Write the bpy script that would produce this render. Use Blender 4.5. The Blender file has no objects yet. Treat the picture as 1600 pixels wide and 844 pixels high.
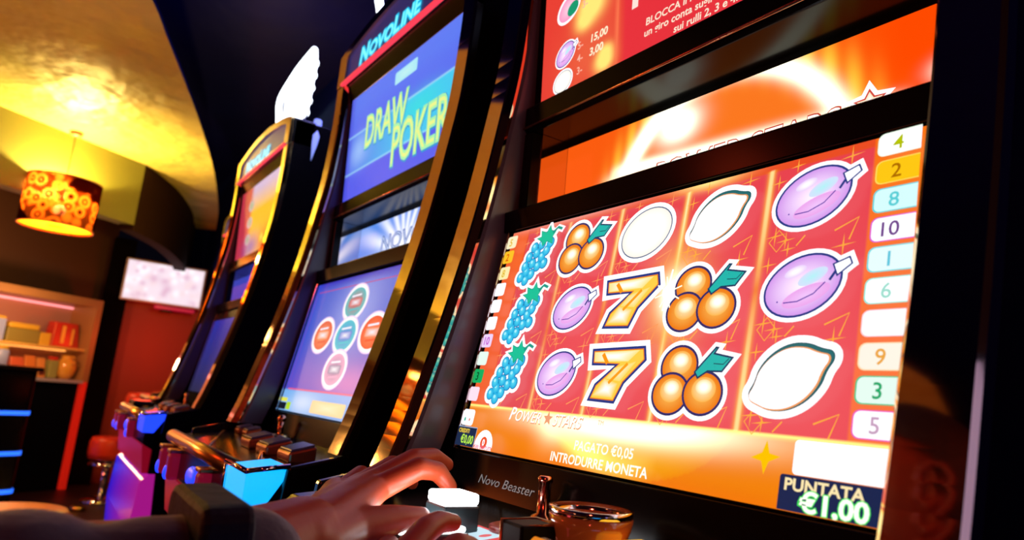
import bpy, bmesh, math, random
from mathutils import Vector, Matrix, Quaternion
import numpy as np
R = math.radians
H = 1.05                       # camera height; heights below are written relative to it
SC = bpy.context.scene
COL = SC.collection

# ------------------------------------------------------------------ camera
cam = bpy.data.cameras.new('camera'); cam.sensor_width = 36; cam.lens = 36 * 1080 / 1600
cam.clip_start = 0.01
camo = bpy.data.objects.new('camera', cam); COL.objects.link(camo)
def basis():
    f = 1080.0; ax, ay = 50 - 800, 562 - 422
    px, py, s = 95 - 800, 320 - 422, -0.222
    vy = -(f * f + ax * (px - s * py)) / (ay + ax * s); vx = px + s * (vy - py)
    mX = Vector((ax, ay, f)).normalized(); Z = Vector((vx, vy, f)).normalized()
    if Z.y > 0: Z = -Z
    X = -mX; Y = Z.cross(X)
    # rows X,Y,Z expressed in camera (x right, y down, z forward)
    return X, Y, Z
bx_, by_, bz_ = basis()
right = Vector((bx_.x, by_.x, bz_.x)); down = Vector((bx_.y, by_.y, bz_.y)); fwd = Vector((bx_.z, by_.z, bz_.z))
M = Matrix((( right.x, -down.x, -fwd.x, 0), (right.y, -down.y, -fwd.y, 0), (right.z, -down.z, -fwd.z, H), (0, 0, 0, 1)))
camo.matrix_world = M
SC.camera = camo
cam.dof.use_dof = True; cam.dof.focus_distance = .68; cam.dof.aperture_fstop = 6.3

# ------------------------------------------------------------------ world, exposure
w = bpy.data.worlds.new('world'); SC.world = w; w.use_nodes = True
w.node_tree.nodes['Background'].inputs[0].default_value = (0.01, 0.008, 0.02, 1)
w.node_tree.nodes['Background'].inputs[1].default_value = 0.15
SC.view_settings.view_transform = 'Standard'; SC.view_settings.look = 'None'
SC.view_settings.exposure = 0; SC.view_settings.gamma = 1; SC.view_settings.use_curve_mapping = False

def lin(h):
    h = h.lstrip('#') or 'ffffff'; out = []
    if len(h) == 3: h = ''.join(c * 2 for c in h)
    for i in (0, 2, 4):
        c = int(h[i:i+2], 16) / 255
        out.append(c / 12.92 if c <= 0.04045 else ((c + 0.055) / 1.055) ** 2.4)
    return tuple(out)

def lamp(name, loc, power, color, radius=0.05, kind='POINT', parent=None, rot=None, spot=None):
    l = bpy.data.lights.new(name, kind); l.energy = power; l.color = color
    if kind == 'AREA': l.size = radius
    else: l.shadow_soft_size = radius
    if spot: l.spot_size = R(spot); l.spot_blend = .8
    o = bpy.data.objects.new(name, l); COL.objects.link(o); o.location = loc
    if rot: o.rotation_euler = rot
    if parent: o.parent = parent
    return o
# unseen point lights, most added to brighten or tint one part each
LAMP_POWER = 140
lamp('red_wall_fill', (-6.9, .85, H + .25), 5, (1, .045, .01), .08)  # added fill that reddens the far wall, no fixture there
lamp('bar_fill', (-6.3, -.5, H + .95), 5, (1, .5, .15), .06)  # added warm fill so the bar wall is lit
lamp('warm_reflection_fill', (-4.6, -2.3, H + .1), 60, (1, .16, .03), .25)  # added red-orange light, brightens the wall mirrored in the left wings
lamp('hand_spot', (-1.3, -.75, H + .62), 3.6, (1, .07, .02), .07)
lamp('vault_uplight', (-5.0, .98, H + .72), 22, (1, .62, .10), .03)
lamp('red_head_fill', (.35, -.35, H + .75), 6, (1, .10, .05), .06)  # added red fill for the head mirrored in the right wing
lamp('shelf_fill', (-6.35, -.05, H + .35), 13, (1, .5, .22), .05)  # added fill to brighten the goods on the shelf
lamp('stool_fill', (-2.9, -.45, H + .3), 22, (1, .5, .15), .05)  # added fill to brighten the orange stool
lamp('halo_fill', (-3.5, .84, H + 1.5), 3.5, (.03, .16, 1), .02)  # added blue light hidden behind the topper, imitates its halo
lamp('aisle_glow', (-.3, -2.6, H + .8), 6, (1, .3, .1), .2)
lamp('blue_ceiling_wash', (-1.6, .75, H + 1.3), 22, (.35, .32, 1), .08)  # added blue wash to tint the upper ceiling

# ------------------------------------------------------------------ materials
MAT = {}
def mat(name, col=(.5, .5, .5), rough=.5, metal=0, emit=None, es=0, coat=0, trans=0, noise=None, bump=None, sheen=0, alpha=1, sss=0, spec=.5):
    if name in MAT: return MAT[name]
    if isinstance(col, str): col = lin(col)
    m = bpy.data.materials.new(name); m.use_nodes = True; nt = m.node_tree; b = nt.nodes['Principled BSDF']
    b.inputs['Base Color'].default_value = (*col, 1); b.inputs['Roughness'].default_value = rough
    b.inputs['Metallic'].default_value = metal; b.inputs['Coat Weight'].default_value = coat
    b.inputs['Transmission Weight'].default_value = trans
    b.inputs['Sheen Weight'].default_value = sheen; b.inputs['Specular IOR Level'].default_value = spec
    if sss: b.inputs['Subsurface Weight'].default_value = sss; b.inputs['Subsurface Radius'].default_value = (.02, .006, .003)
    if emit is not None:
        if isinstance(emit, str): emit = lin(emit)
        b.inputs['Emission Color'].default_value = (*emit, 1); b.inputs['Emission Strength'].default_value = es
    if noise:
        sc, amt, col2 = noise
        tc = nt.nodes.new('ShaderNodeTexCoord'); n = nt.nodes.new('ShaderNodeTexNoise'); n.inputs['Scale'].default_value = sc
        n.inputs['Detail'].default_value = 4
        mx = nt.nodes.new('ShaderNodeMix'); mx.data_type = 'RGBA'
        if isinstance(col2, str): col2 = lin(col2)
        mx.inputs[6].default_value = (*col, 1); mx.inputs[7].default_value = (*col2, 1)
        mp = nt.nodes.new('ShaderNodeMath'); mp.operation = 'MULTIPLY'; mp.inputs[1].default_value = amt
        nt.links.new(tc.outputs['Object'], n.inputs['Vector']); nt.links.new(n.outputs['Fac'], mp.inputs[0])
        nt.links.new(mp.outputs[0], mx.inputs[0]); nt.links.new(mx.outputs[2], b.inputs['Base Color'])
    if bump:
        sc, st, di = bump
        tc = nt.nodes.new('ShaderNodeTexCoord'); n = nt.nodes.new('ShaderNodeTexNoise'); n.inputs['Scale'].default_value = sc
        n.inputs['Detail'].default_value = 3
        bp = nt.nodes.new('ShaderNodeBump'); bp.inputs['Strength'].default_value = st; bp.inputs['Distance'].default_value = di
        nt.links.new(tc.outputs['Object'], n.inputs['Vector']); nt.links.new(n.outputs['Fac'], bp.inputs['Height'])
        nt.links.new(bp.outputs['Normal'], b.inputs['Normal'])
    MAT[name] = m; return m

def screen_mat():
    m = bpy.data.materials.new('lit_display'); m.use_nodes = True; nt = m.node_tree; b = nt.nodes['Principled BSDF']
    a = nt.nodes.new('ShaderNodeVertexColor'); a.layer_name = 'Col'
    nt.links.new(a.outputs['Color'], b.inputs['Emission Color']); b.inputs['Emission Strength'].default_value = 1
    b.inputs['Base Color'].default_value = (0.005, 0.005, 0.005, 1); b.inputs['Roughness'].default_value = .35
    b.inputs['Specular IOR Level'].default_value = .2
    MAT['disp'] = m; return m
DISP = screen_mat()
BLACK = mat('gloss_black_plastic', (.003, .003, .004), .2, spec=.3)
MATT = mat('matt_black_plastic', (.003, .003, .004), .55, spec=.15)
BEZEL = mat('black_bezel', (.003, .003, .004), .2, spec=.12)
GOLD = mat('gold_chrome', (.9, .68, .38), .05, 1)
DGOLD = mat('brushed_gold', (.75, .48, .16), .3, 1)
CHROME = mat('chrome', (.85, .85, .9), .08, 1)
SATIN = mat('satin_grey_plastic', (.10, .09, .13), .28)
MIRROR = mat('smoked_mirror', (.8, .75, .75), .04, 1)
WHITEL = mat('white_lit_plastic', (.9, .9, .9), .4, emit=(.95, .98, 1), es=13)
REDL = mat('red_led', (.3, .02, .03), .4, emit=(1, .05, .09), es=1.0)
CYANL = mat('cyan_lit_plastic', (.1, .3, .6), .4, emit=(.0, .42, 1), es=1.3)
BLUEL = mat('blue_led', (.05, .05, .5), .4, emit=(.01, .05, 1), es=1.6)
SIGNP = mat('sign_panel', (.02, .02, .06), .3, emit=(.03, .03, .16), es=.7)

# ------------------------------------------------------------------ mesh builder
class MB:
    def __init__(s): s.V = []; s.F = []; s.MI = []; s.S = []; s.C = None
    def add(s, vs, fs, mi=0, smooth=False):
        o = len(s.V); s.V += [tuple(v) for v in vs]
        for f in fs: s.F.append([o + i for i in f]); s.MI.append(mi); s.S.append(smooth)
        return s
    def box(s, x0, x1, y0, y1, z0, z1, mi=0):
        return s.add([(x0,y0,z0),(x1,y0,z0),(x1,y1,z0),(x0,y1,z0),(x0,y0,z1),(x1,y0,z1),(x1,y1,z1),(x0,y1,z1)],
              [(0,3,2,1),(4,5,6,7),(0,1,5,4),(1,2,6,5),(2,3,7,6),(3,0,4,7)], mi)
    def prism(s, prof, x0, x1, mi=0, smooth=False):      # prof: (y,z) polygon extruded along x
        n = len(prof)
        vs = [(x0, y, z) for y, z in prof] + [(x1, y, z) for y, z in prof]
        fs = [tuple(range(n)), tuple(range(2*n-1, n-1, -1))]
        s.add(vs, fs, mi)
        return s.add(vs, [(i, n+i, n+(i+1) % n, (i+1) % n) for i in range(n)], mi, smooth)
    def prismz(s, prof, z0, z1, mi=0, smooth=False):     # prof: (x,y)
        n = len(prof)
        vs = [(x, y, z0) for x, y in prof] + [(x, y, z1) for x, y in prof]
        s.add(vs, [tuple(range(n-1, -1, -1)), tuple(range(n, 2*n))], mi)
        return s.add(vs, [(i, (i+1) % n, n+(i+1) % n, n+i) for i in range(n)], mi, smooth)
    def prismy(s, prof, y0, y1, mi=0, smooth=False):     # prof: (x,z)
        n = len(prof)
        vs = [(x, y0, z) for x, z in prof] + [(x, y1, z) for x, z in prof]
        s.add(vs, [tuple(range(n)), tuple(range(2*n-1, n-1, -1))], mi)
        return s.add(vs, [(i, n+i, n+(i+1) % n, (i+1) % n) for i in range(n)], mi, smooth)
    def lathe(s, prof, seg=32, c=(0, 0, 0), mi=0, cap=True):   # prof: (r,z)
        vs = []; n = len(prof)
        for k in range(seg):
            a = 2*math.pi*k/seg
            vs += [(c[0]+r*math.cos(a), c[1]+r*math.sin(a), c[2]+z) for r, z in prof]
        fs = []
        for k in range(seg):
            k2 = (k+1) % seg
            for i in range(n-1): fs.append((k*n+i, k2*n+i, k2*n+i+1, k*n+i+1))
        s.add(vs, fs, mi, True)
        if cap:
            for i, rev in ((0, True), (n-1, False)):
                if prof[i][0] > 1e-6:
                    f = [k*n+i for k in range(seg)]
                    if rev: f = f[::-1]
                    o = len(s.V) - len(vs); s.F.append([o+q for q in f]); s.MI.append(mi); s.S.append(False)
        return s
    def tube(s, pts, r, seg=10, mi=0, cap=True):
        pts = [Vector(p) for p in pts]; n = len(pts); rr = r if isinstance(r, (list, tuple)) else [r]*n
        vs = []; ref = Vector((0, 0, 1))
        d0 = (pts[1]-pts[0]).normalized()
        if abs(d0.dot(ref)) > .95: ref = Vector((0, 1, 0))
        for i, p in enumerate(pts):
            d = (pts[min(i+1, n-1)] - pts[max(i-1, 0)]).normalized()
            a = d.cross(ref).normalized(); b = a.cross(d)
            for k in range(seg):
                t = 2*math.pi*k/seg; vs.append(p + (a*math.cos(t)+b*math.sin(t))*rr[i])
        fs = [(i*seg+k, i*seg+(k+1) % seg, (i+1)*seg+(k+1) % seg, (i+1)*seg+k) for i in range(n-1) for k in range(seg)]
        if cap: fs += [tuple(range(seg-1, -1, -1)), tuple((n-1)*seg+k for k in range(seg))]
        return s.add(vs, fs, mi, True)
    def ball(s, c, r, seg=12, mi=0, sc=(1, 1, 1), rot=None):
        vs = []; fs = []; n = seg//2
        for i in range(n+1):
            th = math.pi*i/n
            for k in range(seg):
                ph = 2*math.pi*k/seg
                v = Vector((math.sin(th)*math.cos(ph)*sc[0], math.sin(th)*math.sin(ph)*sc[1], math.cos(th)*sc[2]))*r
                if rot is not None: v = rot @ v
                vs.append(Vector(c)+v)
        for i in range(n):
            for k in range(seg): fs.append((i*seg+k, (i+1)*seg+k, (i+1)*seg+(k+1) % seg, i*seg+(k+1) % seg))
        return s.add(vs, fs, mi, True)
    def xf(s, fn): s.V = [tuple(fn(Vector(v))) for v in s.V]; return s
    def build(s, name, mats, parent=None, bevel=0, loc=None, mods=None):
        me = bpy.data.meshes.new(name); me.from_pydata(s.V, [], s.F); 
        if not isinstance(mats, (list, tuple)): mats = [mats]
        for m in mats: me.materials.append(m)
        me.polygons.foreach_set('material_index', s.MI); me.polygons.foreach_set('use_smooth', s.S)
        if s.C is not None:
            at = me.color_attributes.new('Col', 'FLOAT_COLOR', 'POINT')
            at.data.foreach_set('color', np.array(s.C, dtype=np.float32).ravel())
        me.validate(); me.update()
        if s.C is None:
            bm = bmesh.new(); bm.from_mesh(me); bmesh.ops.remove_doubles(bm, verts=bm.verts, dist=1e-6)
            bmesh.ops.recalc_face_normals(bm, faces=bm.faces); bm.to_mesh(me); bm.free()
        o = bpy.data.objects.new(name, me); COL.objects.link(o)
        if parent: o.parent = parent
        if loc: o.location = loc
        if bevel:
            b = o.modifiers.new('bevel', 'BEVEL'); b.width = bevel; b.segments = 2; b.limit_method = 'ANGLE'; b.angle_limit = R(35)
            b.harden_normals = False
        return o

def tag(o, label=None, cat=None, group=None, kind=None):
    if label: o['label'] = label
    if cat: o['category'] = cat
    if group: o['group'] = group
    if kind: o['kind'] = kind
    return o
def empty(name, loc, rz=0, label=None, cat=None, group=None):
    o = bpy.data.objects.new(name, None); COL.objects.link(o); o.location = loc; o.rotation_euler.z = rz
    o.empty_display_size = .1
    return tag(o, label, cat, group)

_tc = {}
def text_geo(body, bold=.0):
    k = (body, bold)
    if k in _tc: return _tc[k]
    cu = bpy.data.curves.new('t', 'FONT'); cu.body = body; cu.size = 1; cu.resolution_u = 3; cu.offset = bold; cu.fill_mode = 'FRONT'
    ob = bpy.data.objects.new('t', cu); me = ob.to_mesh()
    vs = [(v.co.x, v.co.y) for v in me.vertices]; fs = [tuple(p.vertices) for p in me.polygons]
    ob.to_mesh_clear(); bpy.data.objects.remove(ob); bpy.data.curves.remove(cu)
    _tc[k] = (vs, fs); return _tc[k]

# ------------------------------------------------------------------ picture on a lit display
def c3(c): return lin(c) if isinstance(c, str) else c
class Pic:
    """flat coloured shapes (u right, v up, in metres) shown by one display"""
    def __init__(s): s.V = []; s.F = []; s.C = []; s.w = 0.0; s.clip = None
    def nl(s): s.w += .000014; return s
    def raw(s, pts, cols, fs):
        s.nl(); o = len(s.V)
        s.V += [(p[0], p[1], s.w) for p in pts]; s.C += [(*c, 1) for c in cols]; s.F += [tuple(o+i for i in f) for f in fs]
    def poly(s, pts, col, center=None):
        if s.clip: pts = clip(pts, s.clip)
        if len(pts) < 3: return
        col = c3(col)
        if center is None: s.raw(pts, [col]*len(pts), [tuple(range(len(pts)))])
        else:
            n = len(pts); cx = sum(p[0] for p in pts)/n; cy = sum(p[1] for p in pts)/n
            s.raw(list(pts)+[(cx, cy)], [col]*n+[c3(center)], [(i, (i+1) % n, n) for i in range(n)])
    def rect(s, u0, v0, u1, v1, col, r=0, center=None):
        if r <= 0: return s.poly([(u0, v0), (u1, v0), (u1, v1), (u0, v1)], col, center)
        pts = []
        for cx, cy, a0 in ((u1-r, v0+r, -90), (u1-r, v1-r, 0), (u0+r, v1-r, 90), (u0+r, v0+r, 180)):
            for k in range(5): a = R(a0+k*22.5); pts.append((cx+r*math.cos(a), cy+r*math.sin(a)))
        s.poly(pts, col, center)
    def vgrad(s, u0, v0, u1, v1, cb, ct): s.raw([(u0, v0), (u1, v0), (u1, v1), (u0, v1)], [c3(cb)]*2+[c3(ct)]*2, [(0, 1, 2, 3)])
    def ell(s, cx, cy, rx, ry, col, rot=0, center=None, n=36, off=None):
        s.poly(ellp(cx, cy, rx, ry, rot, n), col, center)
    def line(s, pts, wd, col, closed=False):
        col = c3(col); P = [Vector(p) for p in pts]; n = len(P); out = []
        for i in range(n):
            a = P[(i-1) % n] if (closed or i > 0) else P[i]; b = P[(i+1) % n] if (closed or i < n-1) else P[i]
            d = (b-a).normalized(); nn = Vector((-d.y, d.x))*wd/2; out += [tuple(P[i]+nn), tuple(P[i]-nn)]
        fs = [(2*i, 2*i+1, (2*i+3) % (2*n), (2*i+2) % (2*n)) for i in range(n if closed else n-1)]
        if s.clip:
            for f in fs: s.poly([out[k] for k in f], col)
        else: s.raw(out, [col]*len(out), fs)
    def text(s, body, u, v, size, col, shear=0, xs=1, bold=.0, rot=0, center=False):
        vs, fs = text_geo(body, bold)
        wdt = max(p[0] for p in vs) if center else 0
        cr, sr = math.cos(rot), math.sin(rot); pts = []
        for x, y in vs:
            if center: x -= wdt/2
            X = (x*xs + y*shear)*size; Y = y*size
            pts.append((u+X*cr-Y*sr, v+X*sr+Y*cr))
        if s.clip: pts = [(min(max(p[0], s.clip[0]), s.clip[2]), min(max(p[1], s.clip[1]), s.clip[3])) for p in pts]
        s.raw(pts, [c3(col)]*len(pts), fs)
    def grid(s, u0, v0, u1, v1, nu, nv, fn):
        U, Vv = np.meshgrid(np.linspace(u0, u1, nu+1), np.linspace(v0, v1, nv+1))
        c = fn(U, Vv).reshape(-1, 3)
        fs = [(j*(nu+1)+i, j*(nu+1)+i+1, (j+1)*(nu+1)+i+1, (j+1)*(nu+1)+i) for j in range(nv) for i in range(nu)]
        s.raw(list(zip(U.ravel().tolist(), Vv.ravel().tolist())), [tuple(x) for x in c.tolist()], fs)
    def mesh(s, mp):
        m = MB(); m.V = [tuple(mp(*p)) for p in s.V]; m.F = [list(f) for f in s.F]; m.MI = [0]*len(m.F); m.S = [False]*len(m.F); m.C = s.C
        return m
def ellp(cx, cy, rx, ry, rot=0, n=36):
    c, q = math.cos(rot), math.sin(rot); out = []
    for k in range(n):
        a = 2*math.pi*k/n; x, y = rx*math.cos(a), ry*math.sin(a); out.append((cx+x*c-y*q, cy+x*q+y*c))
    return out
def clip(pts, b):
    for ax, lim, sg in ((0, b[0], 1), (1, b[1], 1), (0, b[2], -1), (1, b[3], -1)):
        out = []
        for i in range(len(pts)):
            p, q = pts[i], pts[(i+1) % len(pts)]
            ip, iq = (p[ax]-lim)*sg >= 0, (q[ax]-lim)*sg >= 0
            if ip: out.append(p)
            if ip != iq:
                t = (lim-p[ax])/(q[ax]-p[ax]); out.append((p[0]+(q[0]-p[0])*t, p[1]+(q[1]-p[1])*t))
        pts = out
        if not pts: return []
    return pts
def offs(pts, d):
    P = [Vector(p) for p in pts]; n = len(P); out = []
    area = sum(P[i].x*P[(i+1) % n].y-P[(i+1) % n].x*P[i].y for i in range(n)); sg = 1 if area > 0 else -1
    for i in range(n):
        d1 = (P[i]-P[i-1]).normalized(); d2 = (P[(i+1) % n]-P[i]).normalized()
        n1 = Vector((d1.y, -d1.x)); n2 = Vector((d2.y, -d2.x)); m = (n1+n2)
        if m.length < 1e-6: m = n1
        m.normalize(); k = 1/max(.5, m.dot(n1)); out.append(tuple(P[i]+m*d*sg*k))
    return out
def smooth(pts, it=2):
    for _ in range(it):
        q = []
        for i in range(len(pts)):
            a, b = pts[i], pts[(i+1) % len(pts)]
            q += [(a[0]*.75+b[0]*.25, a[1]*.75+b[1]*.25), (a[0]*.25+b[0]*.75, a[1]*.25+b[1]*.75)]
        pts = q
    return pts
WHITE = (1.15, 1.15, 1.2); NAVY = '#233a86'

def plum(P, c, v, k=1, rot=.33):
    b = ellp(c, v, .0295*k, .0215*k, rot)
    st = [(c+.026*k, v+.004*k), (c+.037*k, v+.0125*k), (c+.0345*k, v+.0185*k), (c+.022*k, v+.014*k)]
    P.poly(offs(st, .0032*k), WHITE); P.poly(ellp(c, v, .0345*k, .0265*k, rot), WHITE)
    P.poly(ellp(c, v, .0312*k, .0232*k, rot), NAVY); P.poly(b, '#d79cf0', (1.15, .98, 1.15))
    P.poly(ellp(c+.004*k, v-.008*k, .019*k, .007*k, rot), '#f0a8f0', '#f4c8ff')
    P.poly(ellp(c+.008*k, v+.006*k, .012*k, .005*k, rot+.1), '#d8e4ff', '#b4f4fa')
    P.poly(ellp(c-.006*k, v+.011*k, .009*k, .004*k, rot), '#eed4ff', WHITE)
    P.line([(c-.013*k, v-.0125*k), (c-.002*k, v-.012*k), (c+.01*k, v-.007*k), (c+.018*k, v+.001*k)], .0009*k, '#5a3aa8')
    P.ell(c-.018*k, v-.0115*k, .0007, .0007, '#5a3aa8')
    P.line([(c+.021*k, v+.002*k), (c+.026*k, v+.010*k)], .002*k, NAVY)
    P.poly(st, NAVY); P.poly(offs(st, -.0012*k), WHITE)
def lemon(P, c, v, k=1, rot=.4):
    base = [(-.036, -.006), (-.031, -.011), (-.022, -.019), (-.008, -.024), (.008, -.023), (.022, -.016), (.029, -.007), (.037, -.002), (.038, .005), (.03, .010), (.022, .018), (.008, .024), (-.008, .023), (-.022, .016), (-.029, .006), (-.036, .001)]
    cr, sr = math.cos(rot), math.sin(rot)
    base = [(c+(x*cr-y*sr)*k*.93, v+(x*sr+y*cr)*k*.95) for x, y in base]; b = smooth(base, 2)
    P.poly(offs(b, .0052*k), WHITE); P.poly(b, '#14585e')
    up = [(x-.0012, y-.0013) for x, y in offs(b, -.0016*k)]
    P.poly([(x, y+.0002) for x, y in offs(b, -.0008*k)], '#246b70'); P.poly([p for p in up], '#f5a060')
    P.poly([(x-.0007, y+.0001) for x, y in offs(up, -.0009*k)], WHITE, (1.4, 1.4, 1.35))
def orange(P, c, v, k=1):
    P.ell(c, v, .0385*k, .031*k, WHITE, .25); P.ell(c, v, .034*k, .0265*k, '#5a6a8a', .25); P.ell(c, v, .0328*k, .0253*k, '#fff8ec', .25, (1.5, 1.5, 1.5))
def cherry(P, c, v, k=1):
    B = [(-.012, .010), (-.0165, -.010), (.012, -.0085)]; r = .0165*k; ry = .0148*k
    leaf = [(.002, .006), (.018, .024), (.021, .0235), (.0185, .0195), (.034, .0165), (.026, .006), (.014, .006), (.006, .001)]
    leaf = [(c+x*k, v+y*k) for x, y in leaf]
    P.poly(offs(leaf, .003*k), WHITE)
    for x, y in B: P.ell(c+x*k, v+y*k, r*1.24, ry*1.28, WHITE, 0)
    P.ell(c-.003*k, v-.006*k, .014*k, .012*k, WHITE)
    for x, y in B:
        P.ell(c+x*k, v+y*k, r*1.05, ry*1.06, '#2c2c68'); P.ell(c+x*k, v+y*k, r*.94, ry*.94, '#f07c10', 0, '#ffc058')
        P.ell(c+x*k+.001, v+y*k+.003, r*.62, ry*.58, '#ffb850', 0, '#fff0c0')
        P.ell(c+x*k+.001, v+y*k+.005, r*.42, ry*.36, '#ffe0a0', 0, (1.5, 1.5, 1.4))
    P.poly(leaf, '#103a60'); P.poly(offs(leaf, -.0013*k), '#18b8ae')
    P.line([(c+.018*k, v+.012*k), (c+.026*k, v+.0115*k), (c+.03*k, v+.0155*k)], .0009, '#0a5560')
def seven(P, c, v, k=1):
    s = [(-.038, .024), (.030, .026), (.034, .013), (.012, -.008), (.004, -.026), (-.032, -.025), (-.026, -.009), (-.004, .008), (-.035, .008)]
    s = [(c+x*k, v+y*k) for x, y in s]
    P.poly(offs(s, .005*k), WHITE); P.poly(s, '#1c3684'); q = offs(s, -.0024*k)
    P.poly(q, '#f2801c'); P.poly(offs(s, -.0034*k), '#ffd24a', None)
    P.poly([(c-.034*k, v+.0205*k), (c+.024*k, v+.0222*k), (c+.012*k, v+.012*k), (c-.032*k, v+.0115*k)], '#ffe888', WHITE)
    P.poly([(c-.004*k, v+.006*k), (c+.022*k, v+.012*k), (c+.006*k, v-.006*k), (c-.012*k, v-.004*k)], '#ffe070', '#fff4c8')
    P.poly([(c-.026*k, v-.020*k), (c+.0*k, v-.021*k), (c+.004*k, v-.008*k), (c-.014*k, v-.004*k)], '#ffd860', WHITE)
    P.line([(c-.022*k, v+.019*k), (c-.014*k, v+.010*k)], .004*k, '#ff9a14'); P.line([(c+.012*k, v+.01*k), (c-.008*k, v-.008*k)], .003*k, '#ffa21c')
def grapes(P, c, v, k=1):
    pts = [(-.026, -.022), (-.018, -.016), (-.016, -.026), (-.022, -.010), (-.008, -.020), (-.010, -.008), (-.018, .0), (0, -.012), (-.006, .003), (.004, -.002), (-.012, .010), (.0, .012), (.010, .004), (.010, -.010), (.014, .012), (.004, .020)]
    lf = [(-.012, .020), (-.004, .021), (-.006, .028), (.004, .025), (.008, .033), (.012, .026), (.020, .024), (.016, .018), (.018, .010), (.008, .014), (.002, .009), (-.002, .015)]
    lf = [(c+x*k, v+y*k) for x, y in lf]; st = [(c+.014*k, v+.024*k), (c+.022*k, v+.029*k), (c+.030*k, v+.026*k), (c+.0285*k, v+.0235*k), (c+.022*k, v+.026*k), (c+.016*k, v+.021*k)]
    for x, y in pts: P.ell(c+x*k, v+y*k, .0102*k, .0098*k, WHITE, n=16)
    P.poly(offs(lf, .003*k), WHITE); P.poly(offs(st, .002*k), WHITE)
    for x, y in pts: P.ell(c+x*k, v+y*k, .0064*k, .0062*k, '#1a68a8', n=14)
    for x, y in pts:
        P.ell(c+x*k, v+y*k, .0057*k, .0055*k, '#0fb0e6', 0, '#58e0f8', n=14); P.ell(c+x*k-.001*k, v+y*k+.0016*k, .0021*k, .0018*k, '#a8f4ff', n=10)
    P.poly(lf, '#10a080'); P.poly(offs(lf, -.0008*k), '#0cc49a'); P.poly(st, '#0b9c8a')
def spark(P, x, y, r, col='#f7a85c', wd=.0013):
    P.poly([(x-r, y-r*.12), (x-wd/2, y-wd/2), (x, y-r), (x+wd/2, y-wd/2), (x+r, y+r*.12), (x+wd/2, y+wd/2), (x, y+r), (x-wd/2, y+wd/2)], col)

def gauss(U, V, cx, cy, sx, sy): return np.exp(-(((U-cx)/sx)**2+((V-cy)/sy)**2))
def mixc(a, b, t): return a*(1-t[..., None])+np.array(b)*t[..., None]

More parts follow.
